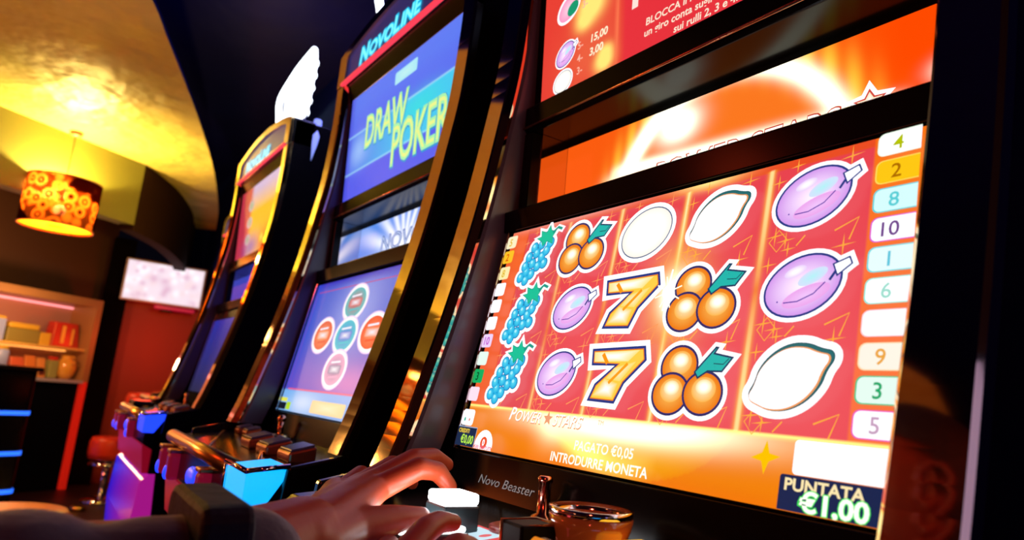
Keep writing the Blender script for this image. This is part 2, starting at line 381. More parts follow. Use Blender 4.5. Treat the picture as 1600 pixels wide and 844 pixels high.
def pic_reels():
    P = Pic(); W = .514; Ht = .278
    seps = [.036, .12, .2075, .298, .389, .478]
    def f(U, V):
        c = np.zeros(U.shape+(3,)); c[:] = lin('#ea4c1c')
        top = V > .052
        rightc = (U > .478); c[rightc] = lin('#fb7404'); c[(U < .036)] = lin('#f4622c')
        for i in range(5):
            k = (U > seps[i]+.0015) & (U < seps[i+1]-.0015) & (V < .272) & top
            c[k] = np.array(lin('#e8404c')) if i > 0 else np.array(lin('#e24852'))
        c = np.where(top[..., None], mixc(c, (1.0, .17, .18), np.clip(.35*gauss(U, V, .43, .09, .12, .12)+.25*gauss(U, V, .2, .1, .14, .1), 0, 1)), c)
        for x, b in ((.12, .6), (.2075, .8), (.298, 1.), (.389, 1.0)):
            bright = .35+.65*np.abs(np.sin((V+x*2.1)*16))
            g = np.exp(-((U-x)/.0035)**2)*bright*b*top*(V < .274)
            c = mixc(c, (1.05, .48, .02), np.clip(g, 0, 1)*.95)
            c = mixc(c, (1.2, 1.0, .5), np.clip(np.exp(-((U-x)/.0016)**2)*np.clip(bright-.35, 0, 1)*1.3*b, 0, 1)*top*(V < .274))
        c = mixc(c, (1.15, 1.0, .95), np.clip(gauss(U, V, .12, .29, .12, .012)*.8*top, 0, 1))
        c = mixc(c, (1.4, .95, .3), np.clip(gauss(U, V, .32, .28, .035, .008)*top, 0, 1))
        c = mixc(c, (1.15, .75, .12), np.clip(gauss(U, V, .302, .168, .03, .045)*.75*top, 0, 1))
        c = mixc(c, (1.6, 1.5, 1.2), np.clip(gauss(U, V, .301, .168, .014, .018)*1.6*top, 0, 1))
        # bottom band
        bot = V <= .052
        o = np.zeros(U.shape+(3,)); o[:] = lin('#f48208')
        o = mixc(o, lin('#f23a10'), np.clip((.012-V)/.02, 0, 1)*.3)
        rr = np.hypot((U-.272)/.118, (V-.062)/.064)
        o = mixc(o, lin('#ffc800'), np.clip(1.02-rr, 0, 1)**.5*.85*(rr < 1.0))
        o = mixc(o, (1.4, 1.2, .25), np.clip(np.exp(-((rr-.80)/.16)**2)*np.clip(1.15-np.abs(U-.20)/.1, 0, 1), 0, 1))
        o = mixc(o, (1.6, 1.5, 1.0), np.clip(gauss(U, V, .262, .046, .115, .014)*1.9, 0, 1))
        o = mixc(o, (1.5, 1.4, .8), np.clip(gauss(U, V, .168, .045, .022, .02)*1.2, 0, 1))
        o = mixc(o, (1.4, 1.15, .3), np.clip(np.exp(-((V-.0505)/.002)**2), 0, 1))
        return np.where(bot[..., None], o, c)
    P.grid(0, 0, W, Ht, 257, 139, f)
    P.clip = (0, 0, W, Ht)
    U5 = [.075, .164, .253, .343, .435]; V3 = [.236, .162, .090]
    rnd = random.Random(4)
    for i, u in enumerate(U5):
        for j, v in enumerate(V3):
            s = '#ff9a58' if i < 3 else '#ffac40'
            spark(P, u-.036, v+.022, .008, s); spark(P, u-.020, v+.034, .007, s); spark(P, u+.026, v+.031, .010, s)
            spark(P, u-.033, v-.027, .010, s); spark(P, u-.023, v-.032, .009, s)
            P.line([(u+.018, v-.030), (u+.036, v-.022), (u+.030, v-.039)], .0013, s)
            P.line([(u-.038, v-.032), (u-.030, v-.022), (u-.022, v-.031), (u-.030, v-.041)], .0010, s, True)
            P.line([(u-.006, v-.030), (u-.013, v-.038)], .0011, s)
    for v in V3: grapes(P, .0755, v, 1.18)
    cherry(P, .161, .234, 1.2); plum(P, .1635, .162, 1.0); plum(P, .1615, .09, 1.0)
    orange(P, .2555, .235, 1.0); seven(P, .2525, .163, 1.06); seven(P, .2525, .0905, 1.06)
    lemon(P, .344, .236, 1.0); cherry(P, .3425, .160, 1.2); cherry(P, .3425, .087, 1.2)
    plum(P, .4345, .236, 1.05); plum(P, .4345, .162, 1.05); lemon(P, .4335, .092, 1.06)
    P.line([(.298, .150), (.302, .19)], .002, (1.6, 1.5, 1.2))
    for a in range(8):
        t = a*math.pi/4+.3; P.line([(.301, .168), (.301+.016*math.cos(t), .168+.016*math.sin(t))], .0012, (1.6, 1.45, 1.0))
    P.ell(.301, .168, .007, .007, (1.7, 1.6, 1.3), 0, (2, 2, 2))
    # number tabs
    vs = [.26, .2395, .2175, .1955, .1735, .151, .1285, .106, .084, .062]
    lt = [('5', '#fff3c8', '#e8c020'), ('2', '#ffc428', '#e06000'), ('8', '#fff0b0', '#e8c020'), ('', WHITE, '#fff'), ('', WHITE, ''), ('', WHITE, ''), ('10', '#f3d8ff', '#c040d0'), ('', '#eafff4', ''), ('3', '#12b060', '#04502a'), ('', '#ffe4f4', '')]
    for (t, bg, fc), v in zip(lt, vs):
        P.rect(.003, v-.0085, .0245, v+.0085, bg, .003)
        if t: P.text(t, .0085 if len(t) == 1 else .005, v-.005, .014, fc, bold=.02)
    rt = [('4', WHITE, '#b8c400', '#f0ffe8'), ('2', '#ffc814', '#b06c00', '#ffe060'), ('8', '#d8ffff', '#58d0d8', '#40d8e0'), ('10', WHITE, '#70408c', '#e060d8'), ('1', '#eaffff', '#60c8e0', '#58e0e8'), ('6', WHITE, '#a0e0d0', '#90f0e0'), ('', WHITE, '', '#ffd8e0'), ('9', '#fff8e8', '#f0a840', '#ffe0b0'), ('3', '#e8fff4', '#10a868', '#10c888'), ('5', WHITE, '#c8a0c0', '#f060c8')]
    for (t, bg, fc, ring), v in zip(rt, [.2655, .243, .2205, .198, .1755, .1525, .1295, .1065, .084, .0615]):
        P.rect(.4835, v-.0095, .520, v+.0095, ring, .005); P.rect(.4845, v-.0087, .520, v+.0087, bg, .0045)
        if t: P.text(t, .4945 if len(t) == 1 else .4885, v-.0055, .0155, fc, bold=.01)
    # bottom band things
    P.rect(.003, .024, .0285, .043, WHITE, .004); P.ell(.0095, .031, .0017, .0025, '#00b090'); P.ell(.0195, .031, .0015, .0018, '#f07060')
    P.rect(0, -.001, .0415, .0225, '#1c2c4c'); P.line([(.0415, 0), (.0415, .0225), (0, .0225)], .0012, '#a8b4d0')
    P.text('CREDITI', .0025, .0155, .0065, '#ffd83c', xs=1.0, bold=.03)
    P.text('\u20ac0,00', .011, .0035, .0135, '#c8ff50', xs=.85, bold=.02); 
    hb = [(.0615+.0185*math.cos(a), .0035+.0185*math.sin(a)) for a in [math.pi*k/14 for k in range(15)]]
    P.poly([(x, y) for x, y in hb]+[(.043, 0), (.08, 0)][::-1], WHITE); P.ell(.0615, .0075, .0068, .0068, '#f05024')
    P.text('0', .0587, .0045, .0098, WHITE, bold=.03); P.text('GIRI GRATUITI', .0435, .0005, .0052, '#f47090', xs=1.05, bold=.03)
    P.text('P', .098, .036, .02, '#f3b890', .25, bold=.03); P.text('P', .099, .0372, .0195, WHITE, .25, bold=.01)
    for t, x in (('OWER', .1095), ('STARS', .176)):
        P.text(t, x+.0006, .0355, .0165, '#f0a078', .25, .95, .02); P.text(t, x, .0365, .0165, (1.4, 1.35, 1.2), .25, .95, 0)
    P.poly([(.168+(.008 if k % 2 == 0 else .0035)*math.sin(k*math.pi/5), .0425+(.008 if k % 2 == 0 else .0035)*math.cos(k*math.pi/5)) for k in range(10)], '#f0a078')
    P.text('TM', .243, .042, .006, '#f3a880')
    P.text('PAGATO \u20ac0,05', .256, .0165, .0125, (1.2, 1.15, 1.0), xs=.95, bold=.02, center=True)
    P.text('INTRODURRE MONETA', .250, .0028, .0125, (1.2, 1.15, 1.0), xs=.98, bold=.02, center=True)
    spark(P, .4235, .033, .012, '#ffc400', .006)
    P.rect(.4455, .024, .520, .0475, WHITE, .003)
    P.rect(.437, -.001, .520, .0235, '#16264e', .002)
    P.text('PUNTATA', .4405, .0135, .0112, '#ffe8b0', xs=1.1, bold=.03)
    P.text('\u20ac1,00', .4555-.002, .0012, .0175, '#48e060', xs=1.12, bold=.07); P.text('\u20ac1,00', .4555-.002, .0012, .0175, (1.1, 1.3, 1.0), xs=1.12, bold=.03)
    return P

def pic_paytable():
    P = Pic(); W = .514; Ht = .249
    def f(U, V):
        c = np.zeros(U.shape+(3,)); c[:] = lin('#ea4034')
        c = mixc(c, lin('#f07048'), np.clip(gauss(U, V, .1, .04, .06, .05), 0, 1)*.6)
        c = mixc(c, lin('#e8323c'), np.clip((U-.155)/.01, 0, 1))
        for cx, cy, s in ((.128, .018, .012), (.13, .028, .009), (.10, .105, .02), (.088, .09, .012)):
            c = mixc(c, (1.2, .85, .2), np.clip(gauss(U, V, cx, cy, s*1.2, s*1.0)*1.6, 0, 1))
        c = mixc(c, lin('#ff7a50'), np.clip(gauss(U, V, .15, .06, .003, .08), 0, 1))
        return c
    P.grid(0, 0, W, Ht, 150, 70, f); P.clip = (0, 0, W, Ht)
    plum(P, .050, .056, .66, .5); orange(P, .047, .018, .55)
    P.ell(.053, .122, .026, .020, WHITE, .5); P.ell(.053, .122, .022, .016, '#ff9ac8', .5, '#ffd8e8'); P.poly(ellp(.062, .118, .012, .009, .5), '#0c9a70')
    lemon(P, .053, .180, .7); cherry(P, .05, .225, .6)
    for t, a, v in (('5-', '15,00', .052), ('4-', '3,00', .034), ('3-', '', .017)):
        P.text(t, .076, v, .014, '#ffb8a0', bold=.02); 
        if a: P.text(a, .1, v, .0145, '#fff4d0', .1, 1.05, .03)
    for t, v in (('5-', .128), ('4-', .112), ('3-', .096)): P.text(t, .082, v+.012, .014, '#ffb8a0', bold=.02)
    for i, t in enumerate(('BLOCCA il rullo in cui si ferma,', 'un giro conta sugli altri premi. Al', 'sui rulli 2, 3 e 4.')):
        P.text(t, .285, .0335-i*.0135, .0125, '#ffe8d0', .1, 1.06, .02, center=True)
    # lit T-shaped and star icons
    P.poly([(.176, .064), (.186, .064), (.187, .083), (.195, .083), (.195, .093), (.168, .093), (.168, .083), (.177, .083)], '#ffe8dc')
    star = lambda cx, cy, r: [(cx+(r if k % 2 == 0 else r*.45)*math.sin(k*math.pi/5), cy+(r if k % 2 == 0 else r*.45)*math.cos(k*math.pi/5)) for k in range(10)]
    P.poly(star(.222, .077, .016), '#ffb83c', '#ffe890'); P.poly(star(.286, .085, .014), '#ffd8c0', WHITE)
    P.rect(.325, .066, .372, .09, '#ffd8c0', .006)
    for i in range(3): P.rect(.18+i*.09, .13, .25+i*.09, .19, '#f04830', .006); P.poly(star(.215+i*.09, .16, .022), '#ffc840', WHITE)
    return P

def pic_star_glow():
    P = Pic(); W = .514; Ht = .11
    def f(U, V):
        c = np.zeros(U.shape+(3,)); c[:] = lin('#fb5c10')
        c = mixc(c, lin('#ff4a00'), np.clip((U-.36)/.1, 0, 1))
        r = np.hypot(U-.262, V+.03)
        c = mixc(c, lin('#fc7820'), np.clip((.150-r)/.01, 0, 1))
        streak = np.exp(-((r-.172)/.022)**2)
        c = mixc(c, (1.1, .72, .05), np.clip(streak*(.6+.3*np.sin(U*260)), 0, 1))
        c = mixc(c, (1.7, 1.6, 1.2), np.clip(np.exp(-((r-.158)/.011)**2)*np.where(U < .262, 1.9, 1.3), 0, 1))
        c = mixc(c, (1.7, 1.6, 1.3), np.clip(gauss(U, V, .205, .085, .028, .02)*1.5, 0, 1))
        c = mixc(c, (1.7, 1.6, 1.2), np.clip(np.exp(-((V-.040-.01*np.clip((U-.3)/.2,-1,1)*-1)/.008)**2)*1.2*np.clip((U-.09)/.03, 0, 1)*np.clip((.47-U)/.03, 0, 1), 0, 1))
        c = mixc(c, (1.6, 1.4, .9), np.clip(gauss(U, V, .105, .035, .02, .012)*1.2, 0, 1))
        c = mixc(c, (1.6, 1.5, 1.2), np.clip(gauss(U, V, .50, .05, .015, .01)*1.2, 0, 1))
        return c
    P.grid(0, 0, W, Ht, 200, 60, f); P.clip = (0, 0, W, Ht)
    star = [(.430+(.016 if k % 2 == 0 else .008)*math.sin(k*math.pi/5), .040+(.013 if k % 2 == 0 else .006)*math.cos(k*math.pi/5)) for k in range(10)]
    P.poly(offs(star, .004), WHITE); P.poly(star, '#d84838'); P.poly(offs(star, -.0016), '#ffe8c0', WHITE)
    P.text('POWER STARS', .285, .022, .034, '#c84030', .15, 1.05, .02, center=True); P.text('POWER STARS', .285, .0225, .0325, (1.4, 1.3, 1.2), .15, 1.09, -.005, center=True)
    return P

def pic_poker_lower():
    P = Pic(); W = .514; Ht = .275
    def f(U, V):
        c = np.zeros(U.shape+(3,)); c[:] = lin('#4a62d0')
        c = mixc(c, lin('#7058c8'), np.clip(1-np.abs(V-.06)/.1, 0, 1)); c = mixc(c, lin('#c070c8'), np.clip(gauss(U, V, .33, .065, .12, .03), 0, 1)*.9)
        c = mixc(c, lin('#a8b4f4'), np.clip(gauss(U, V, .27, .2, .12, .08), 0, 1)*.75)
        c = mixc(c, lin('#2c2ec0'), np.clip((V-.255)/.02, 0, 1)); c = mixc(c, lin('#3848d0'), np.clip((.05-U)/.05, 0, 1)*.8)
        b = V < .042
        c[b] = lin('#78b4f4'); c = mixc(c, lin('#c8e0ff'), np.clip(gauss(U, V, .14, .02, .08, .02), 0, 1)*b)
        return c
    P.grid(0, 0, W, Ht, 100, 60, f); P.clip = (0, 0, W, Ht)
    P.line([(.02, .045), (.49, .045)], .003, '#e86090'); P.line([(.02, .255), (.49, .255)], .002, '#c04890')
    P.line([(.014, .05), (.014, .25)], .002, '#a050a8')
    for u, v, a, b in ((.252, .218, '#40c0c8', '#d04848'), (.129, .157, '#e86048', '#f8a070'), (.252, .153, '#30c8d8', '#4878d8'), (.375, .155, '#f05030', '#f89068'), (.252, .088, '#e8a8d0', '#8878a8')):
        P.ell(u, v, .059, .039, '#f4d8f8'); P.ell(u, v, .055, .036, '#fff', 0, WHITE)
        P.ell(u, v, .047, .030, a, 0, b)
        P.rect(u-.030, v-.008, u+.030, v+.008, b, .004, '#f0f4ff')
        P.line([(u-.026, v+.013), (u+.02, v+.015)], .004, '#f0f0ff'); P.line([(u-.02, v-.015), (u+.026, v-.013)], .004, a)
    P.rect(.0, .002, .042, .016, '#101828'); P.rect(.044, .003, .07, .018, '#b8e020'); P.rect(.0, .018, .04, .026, '#e8e850')
    P.rect(.19, .0045, .36, .028, '#ffd8a0', .004, '#ffeec8')
    return P
def pic_draw_poker():
    P = Pic(); W = .514; Ht = .249
    def f(U, V):
        c = np.zeros(U.shape+(3,)); c[:] = lin('#5560ee')
        c = mixc(c, lin('#5a7cf4'), np.clip((V-.12)/.1, 0, 1))
        a = V-(.066+.0*U); band = (V > .063) & (V < .152)
        c = np.where(band[..., None], mixc(c, lin('#40c8f4'), np.clip((U-.02)/.3, 0, 1)*.9+.1), c)
        c = mixc(c, lin('#a0c8ff'), np.clip(gauss(U, V, .07, .11, .05, .035), 0, 1)*.8)
        c = mixc(c, lin('#20e8e0'), np.clip(gauss(U, V, .36, .125, .09, .03), 0, 1)*.6)
        c = mixc(c, lin('#4848d8'), np.clip((.03-U)/.03, 0, 1)*.7)
        for v in (.063, .152): c = mixc(c, lin('#b0f0ff'), np.exp(-((V-v)/.0015)**2))
        return c
    P.grid(0, 0, W, Ht, 120, 70, f); P.clip = (0, 0, W, Ht)
    P.rect(.236, .205, .336, .232, '#a8e8f8', .004, '#c0f4f4')
    def tt(s, u0, u1, v0, v1):
        vs, fs = text_geo(s, .0); wd = max(p[0] for p in vs)
        k = (v1-v0)/.73; xs = (u1-u0)/wd/k
        P.text(s, u0+.002, v0-.002, k, '#1c9ad8', xs=xs, bold=.06); P.text(s, u0, v0, k, '#a8f4b0', xs=xs, bold=.04); P.text(s, u0, v0, k, '#ecf890', xs=xs, bold=-.01)
    tt('DRAW', .098, .305, .108, .182); tt('POKER', .245, .480, .033, .118)
    return P
def pic_logo_rays():
    P = Pic(); W = .514; Ht = .11
    def f(U, V):
        c = np.zeros(U.shape+(3,)); a = np.arctan2(V-.03, U-.24); r = np.hypot(U-.24, (V-.03)*1.4)
        c[:] = lin('#5890f0'); c = mixc(c, (1.2, 1.2, 1.3), np.clip(.5+.5*np.sin(a*18), 0, 1)*.8*np.clip(1.5-r/.2, 0, 1))
        c = mixc(c, (1.2, 1.2, 1.2), np.clip(gauss(U, V, .26, .04, .12, .04), 0, 1)); return c
    P.grid(0, 0, W, Ht, 120, 30, f); P.clip = (0, 0, W, Ht)
    for x0 in (.12,):
        P.text('NOVOLINE', x0, .040, .050, '#2858b0', .12, 1.3, .03); P.text('NOVOLINE', x0, .040, .050, '#cfe0ff', .12, 1.3, -.018)
    return P
def pic_fire():
    P = Pic(); W = .514; Ht = .249
    def f(U, V):
        c = np.zeros(U.shape+(3,)); c[:] = lin('#f0b428'); c = mixc(c, lin('#b8a8d8'), np.clip((V-.15)/.08, 0, 1))
        c = mixc(c, lin('#c03048'), np.clip((.17-U)/.04, 0, 1)); c = mixc(c, lin('#f06020'), np.clip(gauss(U, V, .38, .03, .07, .04), 0, 1))
        c = mixc(c, lin('#7060c0'), np.clip(gauss(U, V, .2, .03, .09, .04), 0, 1)*.8); return c
    P.grid(0, 0, W, Ht, 60, 30, f); P.clip = (0, 0, W, Ht)
    for v in (.06, .12, .18): P.ell(.15, v, .035, .02, '#a898a8', 0, '#d0d0d8'); P.ell(.15, v, .02, .012, '#90a890')
    P.ell(.33, .045, .03, .02, '#ffa020', 0, '#ffe060'); P.ell(.41, .03, .02, .02, '#f04010')
    return P
def pic_dim(c0, c1):
    P = Pic(); 
    def f(U, V):
        c = np.zeros(U.shape+(3,)); c[:] = lin(c0); return mixc(c, lin(c1), np.clip(V/.25, 0, 1))
    P.grid(0, 0, .514, .249, 20, 12, f); P.clip = (0, 0, .514, .249)
    P.ell(.4, .10, .03, .03, '#8888c8', 0, '#c8a8e0'); P.rect(.44, .2, .5, .22, '#2838c0'); P.ell(.30, .02, .018, .01, '#50a8e0')
    return P

# ------------------------------------------------------------------ slot machine
CURVE = [(.486,.778),(.4855,.69),(.485,.6),(.478,.474),(.465,.379),(.449,.279),(.432,.194),(.409,.097),(.391,.03),(.373,-.035),(.355,-.088)]
def catmull(pts, n=4):
    out = []
    for i in range(len(pts)-1):
        p0 = pts[max(i-1, 0)]; p1 = pts[i]; p2 = pts[i+1]; p3 = pts[min(i+2, len(pts)-1)]
        for k in range(n):
            t = k/n
            out.append(tuple(.5*((2*p1[a])+(-p0[a]+p2[a])*t+(2*p0[a]-5*p1[a]+4*p2[a]-p3[a])*t*t+(-p0[a]+3*p1[a]-3*p2[a]+p3[a])*t**3) for a in range(2)))
    return out+[pts[-1]]
CV = catmull(CURVE)
WD = .648; Y0 = .45
def L(m):      # from row coordinates (x, Y, z relative to camera) to machine-local
    return m.xf(lambda v: (v.x, v.y-Y0, v.z+H))
def sweep_wing(cross, mi=0):    # cross: list of (x, dy) swept along CV
    m = MB(); n = len(cross); vs = []
    for y, z in CV: vs += [(x, y+dy, z) for x, dy in cross]
    k = len(CV)
    fs = [(i*n+j, i*n+(j+1) % n, (i+1)*n+(j+1) % n, (i+1)*n+j) for i in range(k-1) for j in range(n)]
    fs += [tuple(range(n)), tuple((k-1)*n+j for j in range(n-1, -1, -1))]
    return m.add(vs, fs, 0, False)
def plate(T, B, x0, x1, off=0):
    t = Vector((0, T[0]-B[0], T[1]-B[1])); t.normalize(); nrm = Vector((0, -t.z, t.y))   # towards the player
    base = Vector((0, B[0], B[1]))
    return lambda u, v, w: Vector((x0+u, 0, 0)) + base + t*v + nrm*(w+off)

def machine(X, Y, rz, label, pics, belly, fx=True, cyan=CYANL, rail=.02, tx=0):
    root = empty('slot_machine', (X, Y, 0), rz, label, 'slot machine', 'slot machines in a row')
    # cabinet shell
    side = [(y+.012, z) for y, z in CV] + [(.292,-.106),(.286,-.16),(.29,-.244),(.302,-.43),(.33,-1.05),(.95,-1.05),(.95,.74),(.90,.778)]
    c = MB(); c.prism(side, 0.0, .014); c.prism(side, WD-.014, WD); c.box(.014, WD-.014, .60, .93, -1.05, .76)
    L(c).build('cabinet', BLACK, root, bevel=.003)
    # curved chrome wings
    for sgn, x0 in ((1, 0), (-1, WD)):
        cr = [(0, .016), (.001, .004), (.0035, 0), (.040, 0), (.0425, .002), (.0465, .012), (.0465, .016)]
        cr = [(x0+sgn*x, dy) for x, dy in cr]
        L(sweep_wing(cr)).build('wing_trim', GOLD, root)
        ip = [(x0+sgn*.014, .016), (x0+sgn*.0455, .016), (x0+sgn*.0495, .020), (x0+sgn*.0495, .026), (x0+sgn*.0475, .06), (x0+sgn*.014, .06)]
        L(sweep_wing(ip)).build('wing_side', SATIN, root)
    xa, xb = .047, WD-.047
    tb = MB(); tb.tube([(xa, .5015, .374), (xb, .5015, .374)], .0016, 8); L(tb).build('edge_reflection_tube', mat('copper_trim', (.8, .35, .2), .25, 1), root)  # copper tube added to imitate the red reflection along the frame edge
    f = MB()
    f.prism([(.436,-.0575),(.424,-.116),(.52,-.116),(.52,-.0575)], xa, xb)
    f.prism([(.4425,-.0575),(.4925,.221),(.56,.221),(.50,-.0575)], xa, xb)
    f.prism([(.4855,.2215),(.484,.2495),(.497,.2545),(.62,.2545),(.62,.2215)], xa, xb)
    f.prism([(.508,.3675),(.503,.373),(.503,.405),(.62,.405),(.62,.3675)], xa, xb)
    f.prism([(.5165,.405),(.5075,.659),(.60,.659),(.60,.405)], xa, xb)
    f.prism([(.505,.658),(.493,.70),(.60,.70),(.60,.658)], xa, xb)
    f.box(xa, xb, .585, .60, .25, .37)
    f.box(xa, .066, .505, .60, .2546, .3674); f.box(WD-.066, xb, .505, .60, .2546, .3674)
    L(f).build('front_frame', BEZEL, root, bevel=.0015)
    # thin chrome lip round the main display
    TL, BL = (.489,.218), (.44,-.055); x0 = .068; W = .514
    mp = plate(TL, BL, x0, 0)
    for a, b, cc, d in ((-.0085, -.004, -.0055, .279), (W+.0055, -.004, W+.0085, .279)):
        vs = [mp(a, b, .000), mp(cc, b, .000), mp(cc, d, .000), mp(a, d, .000), mp(a, b, .005), mp(cc, b, .005), mp(cc, d, .005), mp(a, d, .005)]
        lp = MB(); lp.add(vs, [(0,3,2,1),(4,5,6,7),(0,1,5,4),(1,2,6,5),(2,3,7,6),(3,0,4,7)])
        L(lp).build('screen_lip', CHROME, root, bevel=.001)
    # displays
    for nm, P, T, B in (('main_screen', pics[0], TL, BL), ('upper_screen', pics[2], (.508,.565), (.514,.408))):
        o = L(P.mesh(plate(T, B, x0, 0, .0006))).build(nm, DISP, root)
    L(pics[1].mesh(lambda u, v, w: Vector((x0+u, .567-w, .25+v)))).build('recessed_screen', DISP, root)
    for a in (.0662, WD-.0676):
        rc = MB(); rc.box(a, a+.0014, .522, .5845, .255, .367); L(rc).build('recess_mirror', MIRROR, root)
    # sign head
    arch = [(.0, .70)] + [(WD*k/16, .782+.040*math.sin(math.pi*k/16)**.8) for k in range(17)] + [(WD, .70)]
    a2 = [(.045+(WD-.09)*k/16, .770+.032*math.sin(math.pi*k/16)**.8) for k in range(17)]
    s = MB(); s.prismy(arch, .492, .56); L(s).build('sign_head', BLACK, root, bevel=.003)
    s = MB(); n = len(arch); inn = [(.045, .712)] + a2 + [(WD-.045, .712)]
    vs = [(x, .484, z) for x, z in arch]+[(x, .484, z) for x, z in inn]+[(x, .4925, z) for x, z in arch]+[(x, .4925, z) for x, z in inn]
    fs = []
    for i in range(n):
        j = (i+1) % n; fs += [(i, j, n+j, n+i), (2*n+i, 3*n+i, 3*n+j, 2*n+j), (i, 2*n+i, 2*n+j, j), (n+i, n+j, 3*n+j, 3*n+i)]
    s.add(vs, fs); sh = L(s).build('sign_frame', GOLD, root)
    s = MB(); s.prismy(offs(inn, .001), .4895, .4915); sp = L(s).build('sign_panel', SIGNP, root)
    P = Pic()
    vs, _ = text_geo('NOVOLINE', 0); 
    for cc, bo in (((0, .62, 1.0), .085), ((.25, 1.1, 1.25), .02)):
        P.text('N', .100, .0, .056, cc, .15, 1.15, bo); P.text('OVO', .152, .0, .045, cc, .15, 1.25, bo)
        P.text('L', .278, .0, .056, cc, .15, 1.15, bo); P.text('INE', .315, .0, .045, cc, .15, 1.25, bo)
    L(P.mesh(lambda u, v, w: Vector((.02+u, .488-w, .722+v)))).build('sign_lettering', DISP, root)
    s = MB(); s.box(.03, WD-.03, .480, .490, .6985, .7065); L(s).build('red_light_strip', REDL, root, bevel=.002)
    # topper
    if fx:
        path = [(.03,.93),(.02,.965),(.0,1.01),(-.03,1.07),(-.012,1.105),(.05,1.125),(.172,1.15),(.28,1.158),(.355,1.16)]
        t = MB(); t.tube([(x, .60, z) for x, z in catmull(path, 4)], .0115)
        t.prismy([(.13,.915),(.105,.935),(.115,.97),(.118,.99),(.105,1.04),(.13,1.085),(.20,1.118),(.36,1.155),(.385,1.10),(.375,1.06),(.37,1.0),(.36,.955),(.35,.91),(.32,.895),(.27,.905),(.20,.94)], .587, .610)
        for x, z in ((.375,1.10),(.375,1.055),(.37,1.01),(.362,.965),(.35,.925)): t.ball((x, .597, z), .019, 14)
        for k in range(6): t.ball((.32-k*.03, .597, .900+k*.012), .016, 12)
        t.xf(lambda v: v+Vector((tx, 0, 0)))
        top = L(t).build('topper_light', WHITEL_T, root)
        for pp in ([(.29, .60, .80), (.29, .60, .93)], [(.36, .60, .80), (.36, .60, .92)], [(.10,.545,.79),(.04+tx,.60,.965)]):
            st = MB(); st.tube(pp, .008); L(st).build('topper_post', CHROME, root)
        e = MB(); e.tube([(WD-.02, .57, .80), (WD-.012, .565, .74), (WD-.01, .56, .66)], [.012, .016, .010]); L(e).build('side_lamp', mat('pale_blue_lamp', (.3,.3,.8), .4, emit=(.25,.35,1), es=1.0), root)
    # button deck
    d = MB(); d.prism([(.432,-.100),(.262,-.119),(.250,-.130),(.250,-.186),(.275,-.20),(.275,-.26),(.6,-.26),(.6,-.10)], .0142, WD-.0142)
    L(d).build('button_deck', BLACK, root, bevel=.002)
    for pp, rr in (([(.04, .345, -.1065), (.30, .262, -.1185)], .0022), ([(.33, .345, -.1065), (WD-.09, .28, -.1145)], .003)):
        ln = MB(); ln.tube(pp, rr); L(ln).build('deck_edging', mat('copper_trim', (.8, .35, .2), .25, 1), root)
    r = MB(); r.tube([(rail, .256, -.122), (.53, .256, -.122)], .0125, 20); L(r).build('wrist_rail', DGOLD, root)
    cb = MB(); cb.prism([(.243,-.113),(.243,-.157),(.27,-.157),(.30,-.108),(.30,-.1055)], .54, .64); L(cb).build('corner_lamp', [cyan], root, bevel=.002)
    g = MB(); g.tube([(.537,.242,-.111),(.643,.242,-.111)], .0035); g.tube([(.537,.242,-.111),(.537,.242,-.158)], .0025); g.tube([(.643,.242,-.111),(.643,.295,-.104)], .0035)
    L(g).build('corner_lamp_trim', CHROME, root)
    for x in (.062, .150, .415):
        b = MB(); b.box(x-.016, x+.016, .232, .256, -.188, -.142); L(b).build('front_fin', mat('magenta_gloss', (.25,.02,.06), .25, emit=(.5,.01,.06), es=.25), root, bevel=.006)
        b = MB(); b.box(x-.017, x+.017, .231, .257, -.142, -.135); L(b).build('fin_cap', DGOLD, root, bevel=.002)
        b = MB(); b.ball((x-.004, .234, -.176), .013, 12, sc=(.7,.5,1)); L(b).build('fin_lamp', BLUEL, root)
    b = MB(); b.ball((.335, .242, -.16), .03, 16, sc=(1.2,.3,.55)); L(b).build('key_lamp', BLUEL, root)
    by = MB(); by.prism([(.285,-.262),(.262,-.28),(.254,-.40),(.265,-.52),(.30,-.56),(.40,-.56),(.40,-.262)], .03, WD-.03)
    L(by).build('belly_glass', belly, root, bevel=.004)
    by = MB(); by.prism([(.252,-.1905),(.262,-.26),(.40,-.26),(.40,-.1905)], .03, WD-.03); L(by).build('lower_fascia', mat('crimson_fascia', (.4,.01,.03), .3, emit=(.5,.005,.03), es=.35), root)
    by = MB(); by.prism([(.29,-.57),(.27,-.62),(.29,-1.0),(.34,-1.05),(.5,-1.05),(.5,-.57)], .0142, WD-.0142); L(by).build('lower_door', BLACK, root, bevel=.004)
    tr = MB(); tr.prism([(.25,-.56),(.20,-.575),(.20,-.60),(.27,-.62),(.32,-.62),(.32,-.56)], .12, WD-.12); L(tr).build('coin_tray', CHROME, root, bevel=.004)
    return root

WHITEL_T = mat('white_led_topper', (.9, .9, 1), .4, emit=(.8, .88, 1), es=4)
def belly_mat(name, a, b, es):
    m = bpy.data.materials.new(name); m.use_nodes = True; nt = m.node_tree; p = nt.nodes['Principled BSDF']
    tc = nt.nodes.new('ShaderNodeTexCoord'); sx = nt.nodes.new('ShaderNodeSeparateXYZ'); rp = nt.nodes.new('ShaderNodeValToRGB')
    nt.links.new(tc.outputs['Generated'], sx.inputs[0]); nt.links.new(sx.outputs['X'], rp.inputs[0])
    rp.color_ramp.elements[0].color = (*lin(a), 1); rp.color_ramp.elements[1].color = (*lin(b), 1)
    nt.links.new(rp.outputs[0], p.inputs['Emission Color']); p.inputs['Emission Strength'].default_value = es
    p.inputs['Base Color'].default_value = (.03, .01, .05, 1); p.inputs['Roughness'].default_value = .2
    return m

